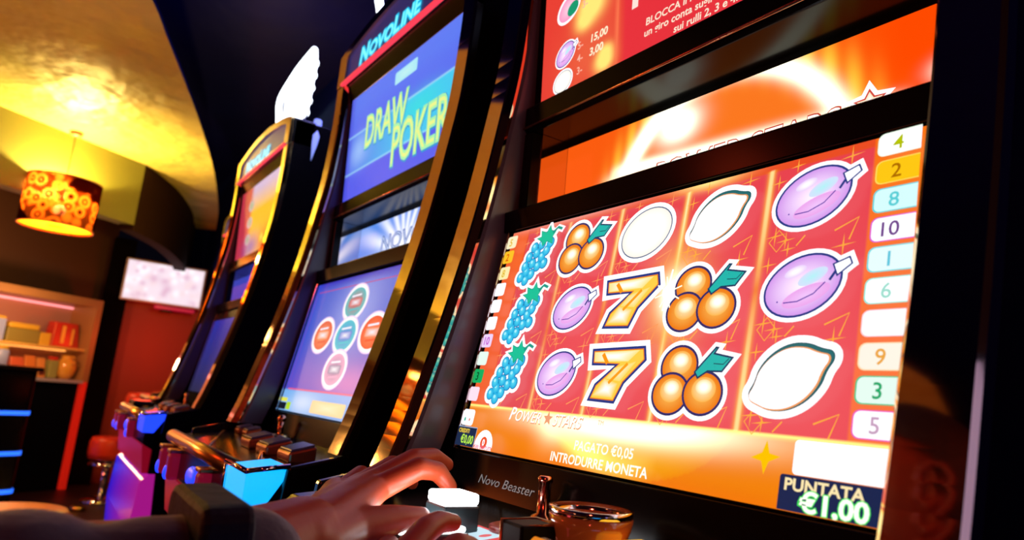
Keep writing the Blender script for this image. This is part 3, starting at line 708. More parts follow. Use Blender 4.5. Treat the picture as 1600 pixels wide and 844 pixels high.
# ------------------------------------------------------------------ room
def struct(m, name, mats, bevel=0): o = m.build(name, mats, None, bevel); o['kind'] = 'structure'; return o
m = MB(); m.box(-9.2, 2.2, -4, 1.6, -.1, 0); struct(m, 'floor', mat('dark_floor', (.02, .006, .006), .45, noise=(3, .5, (.03, .01, .008))))
NAVYM = mat('navy_plaster', (.004, .006, .11), .5, spec=.1, noise=(1.3, .9, (.002, .002, .03)), bump=(2.0, .3, .05))
m = MB(); m.box(-9.2, 2.2, -4, 1.6, H+2.0, H+2.1); struct(m, 'ceiling', NAVYM)
m = MB(); m.box(-9.2, 2.2, 1.3, 1.6, 0, H+2.0); struct(m, 'wall_back', mat('black_wall', (.002, .012, .12), .7, spec=.1))
m = MB(); m.box(-9.2, 2.2, -4.0, -3.8, 0, H+2.0); struct(m, 'wall_front', mat('maroon_wall', (.10, .02, .012), .6))
m = MB(); m.box(2.0, 2.2, -3.8, 1.3, 0, H+2.0); struct(m, 'wall_right', mat('plum_wall', (.02, .006, .01), .7))
m = MB(); m.box(-7.7, -7.5, .50, 1.3, 0, H+1.05); struct(m, 'wall_left', mat('red_wall', (.42, .03, .012), .55, noise=(2, .4, (.3, .02, .01))))
m = MB(); m.box(-7.66, -7.38, .44, .625, 0, H+1.2); struct(m, 'trim_1', mat('black_pillar', (.003, .0015, .0015), .9, spec=.05))
# slanting bar wall
D = Vector((.56504, -.82506, 0)); N = Vector((.82506, .56504, 0)); O = Vector((-7.5, .457, 0))
def WF(m):     # wall frame: x along the wall (left), y out into the room, z relative to camera
    return m.xf(lambda v: O + D*v.x + N*v.y + Vector((0, 0, v.z+H)))
BROWN = mat('umber_wall', (.11, .045, .02), .6, noise=(1.5, .6, (.08, .03, .015)))
m = MB(); m.box(-.05, 5.2, -.25, -.05, -H, 2.0); struct(WF(m), 'wall_bar', BROWN)
# dropped ceiling with a curved edge
outer = [(-1.9,-.45),(-2.4,-.10),(-2.96,.134),(-3.27,.236),(-3.73,.387),(-4.35,.582),(-5.27,.842),(-6.46,1.12),(-7.4,1.29)]
inner = [(-7.5,1.12),(-7.25,1.06),(-6.7,.94),(-6.1,.74),(-5.75,.57),(-5.5,.42),(-5.22,0),(-4.945,-.425),(-3.9,-2.0),(-2.8,-3.7)]
poly = catmull(outer, 4) + inner + [(-1.6,-3.7),(-1.3,-1.6)]
OLIVE = mat('ochre_plaster', (.66, .50, .14), .5, noise=(2.2, .8, (.36, .25, .07)), bump=(3.2, .6, .10))
m = MB(); m.prismz([(x, y) for x, y in poly], H+1.45, H+1.47, 0)
o = struct(m, 'ceiling_dropped', [OLIVE, NAVYM])
for p in o.data.polygons:
    if abs(p.normal.z) < .5: p.material_index = 1
def strip_wall(pts, z0, z1, th, name, mt):
    m = MB(); n = len(pts); P = [Vector((x, y, 0)) for x, y in pts]; vs = []
    for i in range(n):
        d = (P[min(i+1, n-1)]-P[max(i-1, 0)]).normalized(); q = Vector((d.y, -d.x, 0))*th
        if q.x > 0: q = -q
        for p, z in ((P[i], z0), (P[i]+q, z0), (P[i]+q, z1), (P[i], z1)): vs.append((p.x, p.y, z))
    fs = [(4*i+a, 4*i+(a+1) % 4, 4*(i+1)+(a+1) % 4, 4*(i+1)+a) for i in range(n-1) for a in range(4)] + [(0, 1, 2, 3), (4*n-1, 4*n-2, 4*n-3, 4*n-4)]
    m.add(vs, fs); return struct(m, name, mt)
strip_wall(inner[5:], H+1.0, H+1.45, .12, 'trim_2', mat('olive_fascia', (.15, .14, .02), .6))
strip_wall(catmull([inner[i] for i in (0,1,2,3,4,5)], 4), H+.96, H+1.45, .10, 'trim_3', mat('shaded_fascia', (.022, .007, .003), .8, spec=.1))  # continues the olive fascia, its shade put into a darker colour

# ------------------------------------------------------------------ machines
BM = belly_mat('blue_magenta_glass', '#1010d8', '#b01890', .8)
POK = (pic_poker_lower(), pic_logo_rays(), pic_draw_poker())
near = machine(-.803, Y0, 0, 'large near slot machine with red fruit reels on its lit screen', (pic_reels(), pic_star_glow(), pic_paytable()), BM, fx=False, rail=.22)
machine(-1.553, Y0, 0, 'slot machine with blue screens and DRAW POKER on the upper one', POK, BM, tx=-.10)
machine(-2.66, Y0+.02, 0, 'third slot machine, topped by a glowing white fan of lights, amber upper screen', (pic_dim('#20284c', '#1c2ca0'), pic_dim('#3840c8', '#5060d8'), pic_fire()), BM, cyan=BLUEL)
machine(-3.72, Y0+.20, R(0), 'farthest slot machine, mostly hidden behind the one with the amber screen', (pic_dim('#101828', '#182030'), pic_dim('#181840', '#202050'), pic_dim('#100c18', '#181020')), BLACK, fx=False, cyan=BLACK)

# fittings on the near machine's deck and bezel
def NL(m): return m.xf(lambda v: (v.x+.803, v.y-Y0, v.z+H))
P = Pic(); P.text('Novo Beaster', 0, 0, .0135, (.22, .2, .2), .3, 1.35, 0)
pm = plate((.436,-.0575), (.424,-.116), 0, 0, .0006)
NL(P.mesh(lambda u, v, w: pm(-.803+.13+u, .028+v, w)+Vector((0,0,0)))).build('bezel_lettering', DISP, near)
def key(cx, cy, z0, hw, h, name='play_button', rot=0):
    m = MB(); m.box(cx-hw, cx+hw, cy-hw, cy+hw, z0, z0+h*.72); bs = NL(m)
    if rot: pass
    b = bs.build(name, mat('dark_button_base', (.015, .03, .035), .2), near, bevel=.002)
    m = MB(); m.box(cx-hw*.96, cx+hw*.96, cy-hw*.96, cy+hw*.96, z0+h*.72, z0+h); NL(m).build('button_cap', WHITEL, b, bevel=.0025)
    return b
key(-.533, .317, -.112, .0172, .034)
b = MB(); b.box(-.563, -.503, .247, .318, -.117, -.1065); fr = NL(b).build('play_button', mat('dark_button_base', (.015, .03, .035), .2), near, bevel=.002)
b = MB(); b.box(-.561, -.505, .249, .316, -.1065, -.102); NL(b).build('button_cap', WHITEL, fr, bevel=.002)
# printed red deck panel
P = Pic()
P.poly([(0, 0), (.115, 0), (.115, .075), (0, .075)], '#e04048'); P.rect(.004, .048, .045, .072, '#c8e8f4', .003); P.ell(.012, .060, .004, .006, '#10a070'); P.ell(.034, .060, .004, .006, '#e06068')
P.rect(.004, .018, .034, .042, '#b070e0', .003, '#d0a0ff'); P.text('10', .010, .024, .016, '#f0e0ff'); P.rect(.05, .005, .078, .028, '#ff98b0', .003); P.text('8', .058, .010, .016, '#fff')
NL(P.mesh(lambda u, v, w: Vector((-.535+u, .272+v, -.1175+(.272+v-.262)*.112+.0012+w)))).build('deck_label', DISP, near)
m = MB(); m.lathe([(.0, -.004), (.024, -.004), (.024, .002), (.020, .0035), (.018, .0015), (0, .0015)], 28, (-.505, .366, -.105)); NL(m).build('speaker_grille', mat('red_mesh', (.5, .06, .05), .35, noise=(900, 1, (.1, .02, .02))), near)
m = MB(); m.box(-.450, -.424, .312, .345, -.112, -.086); bb = NL(m).build('bill_slot', MATT, near, bevel=.002)
m = MB()
m.tube([(-.450, .312, -.11), (-.450, .312, -.086), (-.450, .345, -.086), (-.424, .345, -.086), (-.424, .312, -.086)], .0014, 8)
NL(m).build('slot_edging', DGOLD, bb)
m = MB(); m.lathe([(0, -.004), (.012, -.004), (.012, 0), (.0062, .003), (.0058, .030), (.0072, .0315), (.0072, .035), (.005, .037), (0, .037)], 20, (-.537, .418, -.101)); NL(m).build('key_post', mat('copper_post', (.75, .3, .22), .18, 1), near)
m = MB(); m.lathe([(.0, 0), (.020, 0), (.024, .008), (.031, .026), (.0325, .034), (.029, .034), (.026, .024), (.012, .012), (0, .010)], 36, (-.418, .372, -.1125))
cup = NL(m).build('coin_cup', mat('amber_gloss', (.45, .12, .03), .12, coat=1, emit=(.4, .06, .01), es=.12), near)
m = MB(); m.lathe([(.026, .0285), (.0285, .0275), (.032, .036), (.0325, .040), (.030, .040)], 36, (-.418, .372, -.1125), cap=False); NL(m).build('cup_rim', CHROME, cup)
m = MB(); m.box(-.385, -.352, .352, .392, -.112, -.094); m.box(-.380, -.356, .356, .388, -.094, -.088); cl = NL(m).build('coin_lamp', mat('yellow_lit', (.8, .5, .1), .3, emit=(1, .5, .02), es=1.1), near, bevel=.003)
P = Pic(); P.rect(0, 0, .05, .035, '#e8801c', .002, '#f09030'); P.text('\u20ac1', .008, .008, .024, '#4a1006', bold=.03)
NL(P.mesh(lambda u, v, w: Vector((-.405+u*.8, .285+v*.7, -.110+v*.6+w)))).build('price_plate', DISP, near)
m = MB(); m.prism([(.285, -.1175), (.285, -.111), (.3095, -.090), (.318, -.090), (.318, -.1135)], -.404, -.366); NL(m).build('plate_holder', BLACK, near)

# deck buttons on the second machine (two of its keys big, two small)
sec = [o for o in bpy.data.objects if o.get('label', '').startswith('slot machine with blue')][0]
def ML(m): return m.xf(lambda v: (v.x, v.y-Y0, v.z+H))
def deckkey(root, cx, cy, hw, hd, h, base, top):
    z = -.119+(cy-.262)*.112
    m = MB(); m.prism([(cy-hd, z-.002), (cy-hd, z+h*.55), (cy+hd, z+h), (cy+hd, z-.002)], cx-hw, cx+hw); k = ML(m).build('deck_button', base, root, bevel=.003)
    m = MB(); m.prism([(cy-hd*.85, z+h*.55+.0012), (cy-hd*.85, z+h*.6+.003), (cy+hd*.85, z+h+.003), (cy+hd*.85, z+h-.001)], cx-hw*.88, cx+hw*.88); ML(m).build('button_cap', top, k, bevel=.001)
ORB = mat('orange_gloss_base', (.5, .15, .05), .2, .6); GT = mat('grey_blue_cap', (.12, .11, .17), .25)
thirds = [o for o in bpy.data.objects if o.get('label', '').startswith('third')][0]
for rt in (sec, thirds):
    deckkey(rt, .075, .375, .018, .014, .016, ORB, GT); deckkey(rt, .135, .375, .018, .014, .016, ORB, GT)
    deckkey(rt, .31, .34, .030, .020, .022, ORB, GT); deckkey(rt, .41, .34, .030, .020, .022, ORB, GT); deckkey(rt, .51, .345, .030, .020, .022, ORB, GT)
    m = MB(); m.lathe([(0, 0), (.03, 0), (.03, .006), (.022, .012), (.012, .012), (.012, .004), (0, .004)], 24, (.23, .395, -.107)); ML(m).build('coin_slot', mat('brass_ring', (.8, .5, .2), .2, 1), rt)
    m = MB(); m.tube([(.20, .41, -.103), (.20, .41, -.07)], .006); m.ball((.20, .41, -.068), .008); ML(m).build('key_post', mat('copper_post', (.75, .3, .22), .18, 1), rt)
m = MB(); m.box(.02, .14, .268, .33, -.1165, -.098); ML(m).build('black_keypad', BLACK, thirds, bevel=.005)

# ------------------------------------------------------------------ pendant lamps
def shade_mat():
    m = bpy.data.materials.new('lace_shade'); m.use_nodes = True; nt = m.node_tree; nt.nodes.clear()
    out = nt.nodes.new('ShaderNodeOutputMaterial'); tc = nt.nodes.new('ShaderNodeTexCoord')
    v = nt.nodes.new('ShaderNodeTexVoronoi'); v.inputs['Scale'].default_value = 14; v.inputs['Randomness'].default_value = .8
    n = nt.nodes.new('ShaderNodeTexNoise'); n.inputs['Scale'].default_value = 4.2; n.inputs['Detail'].default_value = 1
    r1 = nt.nodes.new('ShaderNodeValToRGB'); e = r1.color_ramp.elements
    e[0].position = 0; e[0].color = (1, 1, 1, 1); e[1].position = .14; e[1].color = (.9, .9, .9, 1)
    for p, c in ((.17, .12), (.27, .12), (.32, 1), (.5, .9), (.62, .25)):
        q = r1.color_ramp.elements.new(p); q.color = (c, c, c, 1)
    r2 = nt.nodes.new('ShaderNodeValToRGB'); r2.color_ramp.elements[0].position = .43; r2.color_ramp.elements[1].position = .46
    mul = nt.nodes.new('ShaderNodeMath'); mul.operation = 'MULTIPLY'
    cr = nt.nodes.new('ShaderNodeMix'); cr.data_type = 'RGBA'; cr.inputs[6].default_value = (.035, .004, .002, 1); cr.inputs[7].default_value = (.42, .085, .008, 1)
    tr = nt.nodes.new('ShaderNodeBsdfTranslucent'); df = nt.nodes.new('ShaderNodeBsdfDiffuse'); mx = nt.nodes.new('ShaderNodeMixShader'); mx.inputs[0].default_value = .75
    nt.links.new(tc.outputs['Object'], v.inputs['Vector']); mpg = nt.nodes.new('ShaderNodeMapping'); mpg.inputs['Location'].default_value = (.6, 1.7, .35); nt.links.new(tc.outputs['Object'], mpg.inputs[0]); nt.links.new(mpg.outputs[0], n.inputs['Vector'])
    nt.links.new(v.outputs['Distance'], r1.inputs[0]); nt.links.new(n.outputs['Fac'], r2.inputs[0])
    nt.links.new(r1.outputs[0], mul.inputs[0]); nt.links.new(r2.outputs[0], mul.inputs[1]); nt.links.new(mul.outputs[0], cr.inputs[0])
    nt.links.new(cr.outputs[2], tr.inputs[0]); nt.links.new(cr.outputs[2], df.inputs[0])
    nt.links.new(df.outputs[0], mx.inputs[1]); nt.links.new(tr.outputs[0], mx.inputs[2])
    tp = nt.nodes.new('ShaderNodeBsdfTransparent'); mt = nt.nodes.new('ShaderNodeMixShader'); sc_ = nt.nodes.new('ShaderNodeMath'); sc_.operation = 'MULTIPLY'; sc_.inputs[1].default_value = .16
    nt.links.new(mul.outputs[0], sc_.inputs[0]); nt.links.new(sc_.outputs[0], mt.inputs[0]); nt.links.new(mx.outputs[0], mt.inputs[1]); nt.links.new(tp.outputs[0], mt.inputs[2]); nt.links.new(mt.outputs[0], out.inputs[0])
    return m
SHADE = shade_mat()
def diff_mat():
    m = bpy.data.materials.new('amber_diffuser'); m.use_nodes = True; nt = m.node_tree; nt.nodes.clear()
    out = nt.nodes.new('ShaderNodeOutputMaterial'); a = nt.nodes.new('ShaderNodeBsdfTranslucent'); b = nt.nodes.new('ShaderNodeBsdfTransparent'); mx = nt.nodes.new('ShaderNodeMixShader')
    a.inputs[0].default_value = (1, .42, .06, 1); b.inputs[0].default_value = (1, .7, .3, 1); mx.inputs[0].default_value = .25
    nt.links.new(a.outputs[0], mx.inputs[1]); nt.links.new(b.outputs[0], mx.inputs[2]); nt.links.new(mx.outputs[0], out.inputs[0]); return m
DIFF = diff_mat()
def pendant(x, y, label, power, ceil=1.45):
    root = empty('pendant_lamp', (x, y, 0), 0, label, 'lamp', 'pendant lamps with patterned drum shades')
    m = MB(); r = .205; seg = 56
    m.lathe([(r, H+.815), (r, H+1.12), (r-.003, H+1.12), (r-.003, H+.815), (r, H+.815)], seg, cap=False); m.build('lamp_shade', SHADE, root)
    m = MB(); m.lathe([(0, H+.823), (r-.005, H+.823), (r-.005, H+.826), (0, H+.826)], seg, cap=False); m.build('diffuser', DIFF, root)
    for q in (.812, 1.116):
        m = MB(); m.lathe([(r+.002, H+q), (r+.002, H+q+.008), (r-.004, H+q+.008), (r-.004, H+q), (r+.002, H+q)], seg, cap=False); m.build('shade_ring', mat('red_brown_rim', (.35, .05, .02), .4), root)
    m = MB(); m.tube([(0, 0, H+.99), (0, 0, H+ceil-.01)], .004, 8); m.build('cord', mat('lamp_cord', (.12, .07, .02), .5), root)
    m = MB(); m.lathe([(0, 0), (.028, 0), (.04, -.012), (.03, -.03), (.0, -.032)][::-1], 20, (0, 0, H+ceil)); m.build('ceiling_rose', mat('red_rose', (.5, .08, .03), .4), root)
    m = MB()
    for k in range(3): a = k*2.094+.4; m.tube([(0, 0, H+1.03), (r*.99*math.cos(a), r*.99*math.sin(a), H+1.115)], .0025, 6)
    m.build('shade_spider', mat('lamp_cord', (.12, .07, .02), .5), root)
    m = MB(); m.lathe([(0, .965), (.016, .97), (.018, 1.0), (.012, 1.02), (0, 1.02)], 16, (0, 0, H)); m.build('bulb_socket', mat('white_socket', (.7, .6, .4), .4), root)
    m = MB(); m.ball((0, 0, H+.93), .034, 20); b = m.build('bulb', mat('lamp_bulb', (1, .9, .6), .4, emit=(1, .72, .25), es=22), root)
    lamp('bulb_light', (0, 0, H+1.045), power, (1, .74, .19), .03, parent=root)
    return root
pendant(-5.1, -.028, 'orange flower-patterned drum pendant lamp hanging from the yellow ceiling', LAMP_POWER)
pendant(-4.45, -1.16, 'added orange drum pendant lamp outside the left edge, seen only in reflections', 22)  # added out of view for the blobs reflected in the lower wings
pendant(-2.75, -1.25, 'added unseen orange drum pendant lamp above the aisle behind the player', 5)  # added lamp, lights the dropped ceiling that the wings mirror

# ------------------------------------------------------------------ television
tv = empty('television', (-7.25, .90, H+.62), 0, 'wall-mounted flat television with a bright pinkish white picture', 'television')
m = MB(); m.box(-.03, .03, -.345, .345, 0, .385); m.build('housing', mat('white_tv_frame', (.7, .65, .7), .3), tv, bevel=.006)
def tvf(U, V):
    rs = np.random.RandomState(5); c = np.zeros(U.shape+(3,)); c[:] = (.98, .80, .90)
    for _ in range(70):
        x, y, s = rs.rand()*.66, rs.rand()*.36, .012+rs.rand()*.03; k = rs.choice([0, 1, 2]); cc = [(1.2, 1.1, 1.15), (.78, .45, .62), (1.0, .75, .80)][k]
        c = mixc(c, cc, np.clip(gauss(U, V, x, y, s, s)*.8, 0, 1))
    return c
P = Pic(); P.grid(0, 0, .66, .355, 66, 36, tvf); P.mesh(lambda u, v, w: Vector((.0305+w, -.33+u, .015+v))).build('screen', DISP, tv)
m = MB(); m.box(-.20, -.03, .02, .12, -.06, .14); m.tube([(-.24, .07, .04), (-.1, .07, -.02), (-.03, .07, .1)], .02); m.build('wall_bracket', BLACK, tv, bevel=.005)
m = MB(); m.box(-.02, .035, -.05, .30, -.045, -.012); m.build('soundbar', mat('red_lit_bar', (.3, .02, .05), .3, emit=(.6, .01, .06), es=.5), tv, bevel=.01)

# ------------------------------------------------------------------ bar shelf unit
GLOWP = mat('pink_lit_backing', (.5, .25, .22), .6, noise=(3, .5, (.5, .2, .1)))
sh = empty('shelf_unit', tuple(O + D*.7 + N*.15), 0, 'framed bar shelf unit built against the slanting wall', 'shelf')
def SL(m): WF(m); return m.xf(lambda v: v - Vector(sh.location))
m = MB(); m.box(.235, 2.2, .0, .30, .50, .565); m.box(.235, .29, 0.0, .30, -.15, .50); SL(m).build('outer_frame', mat('tan_wood_frame', (.40, .20, .07), .45), sh, bevel=.005)
m = MB(); m.box(.235, .285, 0.0, .30, -1.05, -.151); SL(m).build('lit_post', mat('red_lit_post', (.5, .02, .01), .35, emit=(.9, .015, .005), es=.4), sh, bevel=.004)  # red light on the lower frame put in as colour and emission
m = MB(); m.box(.29, 2.2, -.045, 0, -.14, .50); SL(m).build('back_panel', GLOWP, sh)
m = MB(); m.box(.29, 2.2, 0.005, .27, .108, .128); SL(m).build('shelf_board', mat('amber_glass_shelf', (.8, .5, .12), .25), sh, bevel=.002)
m = MB(); m.box(.29, 2.2, 0.005, .32, -.165, -.14); SL(m).build('counter_board', mat('pale_counter', (.45, .42, .5), .3), sh, bevel=.002)
m = MB(); m.box(.30, .86, 0.01, .28, -1.05, -.166); SL(m).build('base_cupboard', BLACK, sh, bevel=.004)
m = MB(); m.tube([(.3, .02, .48), (2.1, .02, .48)], .008, 8); SL(m).build('light_tube', mat('rose_tube', (1, .5, .5), .5, emit=(1, .32, .34), es=1.6), sh)
m = MB(); m.tube([(.3, .03, .10), (2.1, .03, .10)], .006, 8); SL(m).build('light_tube', mat('amber_tube', (1, .5, .2), .5, emit=(1, .4, .08), es=1.6), sh)
def onshelf(name, label, cat, parts, x, y, z):
    loc = O + D*x + N*y + Vector((0, 0, z+H)); r = empty(name, tuple(loc), math.atan2(D.y, D.x), label, cat)
    for nm, mb, mt, bv in parts: mb.build(nm, mt, r, bv)
    return r
def bxm(w, d, h, z=0, dx=0): m = MB(); m.box(-w/2+dx, w/2+dx, -d/2, d/2, z, z+h); return m
YEL = mat('yellow_card', (.75, .48, .04), .5); OLV = mat('olive_card', (.28, .24, .05), .5); REDC = mat('red_foil', (.65, .04, .02), .3); SKY = mat('pale_blue_card', (.35, .45, .85), .4)
onshelf('gift_box', 'olive basket-like box with a yellow lid on the amber shelf', 'box', [('box_body', bxm(.27, .14, .11), OLV, .01), ('box_lid', bxm(.25, .13, .045, .11), YEL, .012)], .80, .13, .129)
onshelf('carton', 'small yellow carton between the olive box and the red bag', 'box', [('carton_body', bxm(.09, .12, .10), YEL, .004), ('red_flap', bxm(.008, .12, .098, 0, -.049), REDC, .002)], .618, .14, .129)
m = MB(); m.add([(-.13,-.06,0),(.13,-.06,0),(.13,.06,0),(-.13,.06,0),(-.10,-.045,.21),(.11,-.045,.21),(.11,.045,.21),(-.10,.045,.21)], [(0,3,2,1),(4,5,6,7),(0,1,5,4),(1,2,6,5),(2,3,7,6),(3,0,4,7)])
l1 = MB(); l1.box(.02, .05, .056, .064, .03, .18); l1.box(-.06, -.04, .056, .064, .02, .16)
onshelf('coffee_bag', 'red foil bag with yellow stripes at the right end of the shelf', 'bag', [('bag_body', m, REDC, .01), ('yellow_stripe', l1, mat('gold_print', (.9, .55, .08), .3), .002)], .422, .12, .129)
onshelf('blue_carton', 'pale blue carton at the left edge on the upper shelf', 'box', [('carton_body', bxm(.13, .12, .17), SKY, .004), ('carton_top', bxm(.12, .11, .02, .17), YEL, .003)], 1.02, .14, .129)
onshelf('blue_canister', 'tall pale blue canister below the shelf at the left edge', 'canister', [('can_body', MB().lathe([(0, 0), (.07, 0), (.07, .19), (.06, .20), (0, .20)], 24), SKY, 0), ('can_lid', MB().lathe([(0, .20), (.062, .20), (.062, .225), (0, .225)], 24), YEL, 0)], .95, .18, -.139)
def packet(w, h): return MB().add([(-w/2,-.05,0),(w/2,-.05,0),(w/2,.05,0),(-w/2,.05,0),(-w/2,-.01,h),(w/2,-.01,h),(w/2,.01,h),(-w/2,.01,h)], [(0,3,2,1),(4,5,6,7),(0,1,5,4),(1,2,6,5),(2,3,7,6),(3,0,4,7)])
for (x, w, h, mt, lab) in ((.80, .11, .15, mat('coral_packet', (.7, .14, .06), .35), 'coral red packet beside the blue canister'), (.695, .085, .17, mat('orange_packet', (.75, .25, .05), .35), 'orange packet, middle of the three packets on the counter'), (.60, .07, .16, mat('amber_packet', (.7, .32, .08), .35), 'amber packet next to the square green jar')):
    onshelf('snack_packet', lab, 'packet', [('packet_body', packet(w, h), mt, .006), ('packet_label', MB().box(-w*.3, w*.3, .043, .049, .02, .07), mat('dark_label', (.12, .02, .02), .5), .001)], x, .17, -.139)['group'] = 'snack packets on the bar counter'
onshelf('glass_jar', 'square greenish jar between the packets and the amber vase', 'jar', [('jar_body', bxm(.075, .075, .15), mat('green_glass', (.35, .38, .12), .15), .01), ('jar_lid', bxm(.055, .055, .03, .15), REDC, .006)], .508, .19, -.139)
m = MB(); m.lathe([(0, 0), (.045, 0), (.07, .04), (.082, .09), (.078, .13), (.05, .165), (.038, .18), (.05, .20), (.046, .20), (.034, .18), (0, .175)], 28)
h_ = MB(); h_.tube([(.0, .04, .185), (.0, .09, .19), (0, .105, .15), (.0, .08, .12)], .008, 8)
onshelf('vase', 'round amber glass vase on the bar counter', 'vase', [('vase_body', m, mat('amber_glass', (.85, .42, .05), .1, coat=1), 0), ('vase_handle', h_, mat('amber_glass', (.85, .42, .05), .1), 0)], .385, .19, -.139)

# bar counter with blue light strips
bar = empty('bar_counter', tuple(O + D*1.6 + N*.55), 0, 'black bar counter with three blue light strips on its rounded front', 'bar counter')
def BL_(m): WF(m); return m.xf(lambda v: v - Vector(bar.location))
def rnd_end(x0, x1, y0, y1, r, n=8):
    return [(x0+r-r*math.cos(math.pi/2*k/n), y1-r+r*math.sin(math.pi/2*k/n)) for k in range(n+1)] + [(x1, y1), (x1, y0), (x0, y0)]
m = MB(); m.prismz(rnd_end(.88, 2.6, .42, .62, .07), -1.05, -.085); BL_(m).build('counter_body', BLACK, bar)
m = MB(); m.prismz(rnd_end(.85, 2.6, .38, .66, .09), -.085, -.055); BL_(m).build('counter_top', mat('dark_stone_top', (.01, .008, .01), .2), bar, bevel=.004)
m = MB(); m.box(.845, .872, .40, .44, -1.05, -.09); BL_(m).build('red_lit_edge', mat('red_lit_edge', (.5, .02, .01), .35, emit=(.9, .02, .006), es=.6), bar)
for z in (-.40, -.695, -.97):
    m = MB(); m.prismz(rnd_end(.875, 2.6, .44, .632, .08), z-.014, z+.014); BL_(m).build('blue_light_strip', mat('blue_strip', (.1, .2, .9), .4, emit=(.01, .14, 1.0), es=1.8), bar)

# ------------------------------------------------------------------ stools
def stool(x, y, top, r, seatm, label, kind, h=.10):
    root = empty('bar_stool', (x, y, 0), 0, label, 'stool')
    m = MB(); m.lathe([(0, top-h), (r*.92, top-h), (r, top-h*.75), (r, top-h*.25), (r*.9, top-.005), (r*.5, top), (0, top)], 40); m.build('seat', seatm, root)
    m = MB(); m.lathe([(0, top-h-.01), (.10, top-h-.01), (.10, top-h), (0, top-h)], 24); m.lathe([(0, .03), (.028, .03), (.028, top-h), (0, top-h)], 20); m.build('pole', CHROME, root)
    m = MB(); m.lathe([(0, 0), (r*.95, 0), (r*.95, .012), (.05, .04), (0, .04)], 36); m.build('base', CHROME, root)
    m = MB(); m.lathe([(.115, .28), (.13, .28), (.13, .30), (.115, .30), (.115, .28)], 28, cap=False); m.tube([(-.12, 0, .29), (.12, 0, .29)], .008); m.build('footrest', CHROME, root)
    return root
RS = mat('red_leatherette', (.75, .05, .015), .35); OS = mat('orange_leatherette', (.85, .28, .03), .4)
stool(-2.79, .035, H-.47, .17, OS, 'orange round stool in the lower left corner, in front of the bar', 'o')
stool(-6.2, .80, .87, .15, RS, 'tall red round stool just behind the farthest machines', 'r', .16)
stool(-6.5, .64, .50, .15, RS, 'lower red stool left of the machines by the red wall', 'r', .17)
mm = MB(); mm.lathe([(0,0),(.05,0),(.055,.02),(.05,.035),(.03,.03),(0,.028)], 24); o = mm.build('ashtray', mat('brass_dish', (.8, .45, .1), .25, 1), None, 0, (-6.1, .47, 0)); tag(o, 'small brass dish lying on the floor by the red wall', 'dish')

# ------------------------------------------------------------------ player
def remesh(name, mb, voxel, mt, parent, smooth_it=6):
    o = mb.build('tmp', mt, None)
    r = o.modifiers.new('r', 'REMESH'); r.mode = 'VOXEL'; r.voxel_size = voxel; r.use_smooth_shade = True
    s = o.modifiers.new('s', 'SMOOTH'); s.factor = .5; s.iterations = smooth_it
    dg = bpy.context.evaluated_depsgraph_get(); me = bpy.data.meshes.new_from_object(o.evaluated_get(dg), depsgraph=dg)
    bpy.data.objects.remove(o); me.name = name
    me.materials.clear(); me.materials.append(mt)
    q = bpy.data.objects.new(name, me); COL.objects.link(q); q.parent = parent
    for p in me.polygons: p.use_smooth = True
    return q
def limb(m, pts, rad, seg=16):
    P = [Vector(p) for p in pts]
    for i in range(len(P)-1):
        a, b = P[i], P[i+1]; n = max(2, int((b-a).length/.01)); 
        m.tube([a.lerp(b, k/n) for k in range(n+1)], [rad[i]+(rad[i+1]-rad[i])*k/n for k in range(n+1)], seg)
    for p, r in zip(P, rad): m.ball(p, r, 16)
    return m
def up(m): return m.xf(lambda v: v + Vector((0, 0, H)))
player = empty('person', (-.40, -.40, 0), 0, 'person in a dark jacket reaching in from the left to press a button', 'person')
def PL(m): return m.xf(lambda v: (v.x+.40, v.y+.40, v.z+H))
SKIN = mat('skin', (.40, .048, .014), .42, sss=.1, bump=(260, .25, .0006))  # red of the lighting is put into the skin's base colour
b = MB()
# left hand
wr = Vector((-.482, .172, -.100))
MC = {'i': Vector((-.572, .262, -.083)), 'm': Vector((-.600, .272, -.081)), 'r': Vector((-.622, .270, -.086)), 'p': Vector((-.640, .258, -.094))}
limb(b, [wr, (-.43, .10, -.108), (-.42, .02, -.115), (-.42, -.10, -.13)], [.026, .031, .037, .042], 20)
for k, rr in (('i', .0125), ('m', .0125), ('r', .012), ('p', .011)):
    side = {'i': Vector((.018, -.006, 0)), 'm': Vector((.006, 0, .002)), 'r': Vector((-.006, .006, 0)), 'p': Vector((-.018, .010, -.002))}[k]
    limb(b, [wr+side*.9, (wr+side*1.1).lerp(MC[k], .55)+Vector((0, 0, .001)), MC[k]], [.019, .0155, rr])
    limb(b, [wr+side*.8+Vector((0,0,-.008)), MC[k]+Vector((0, -.012, -.010))], [.017, .012])
limb(b, [MC['i'], (-.573, .302, -.064), (-.578, .324, -.067), (-.575, .337, -.0805)], [.0118, .0102, .0090, .0074])
limb(b, [MC['m'], (-.612, .316, -.060), (-.622, .342, -.058), (-.626, .361, -.066)], [.0118, .0100, .0088, .0072])
limb(b, [MC['r'], (-.648, .312, -.070), (-.662, .335, -.078), (-.668, .346, -.090)], [.0112, .0096, .0084, .007])
limb(b, [MC['p'], (-.672, .290, -.082), (-.686, .308, -.092), (-.690, .316, -.102)], [.0100, .0086, .0076, .0064])
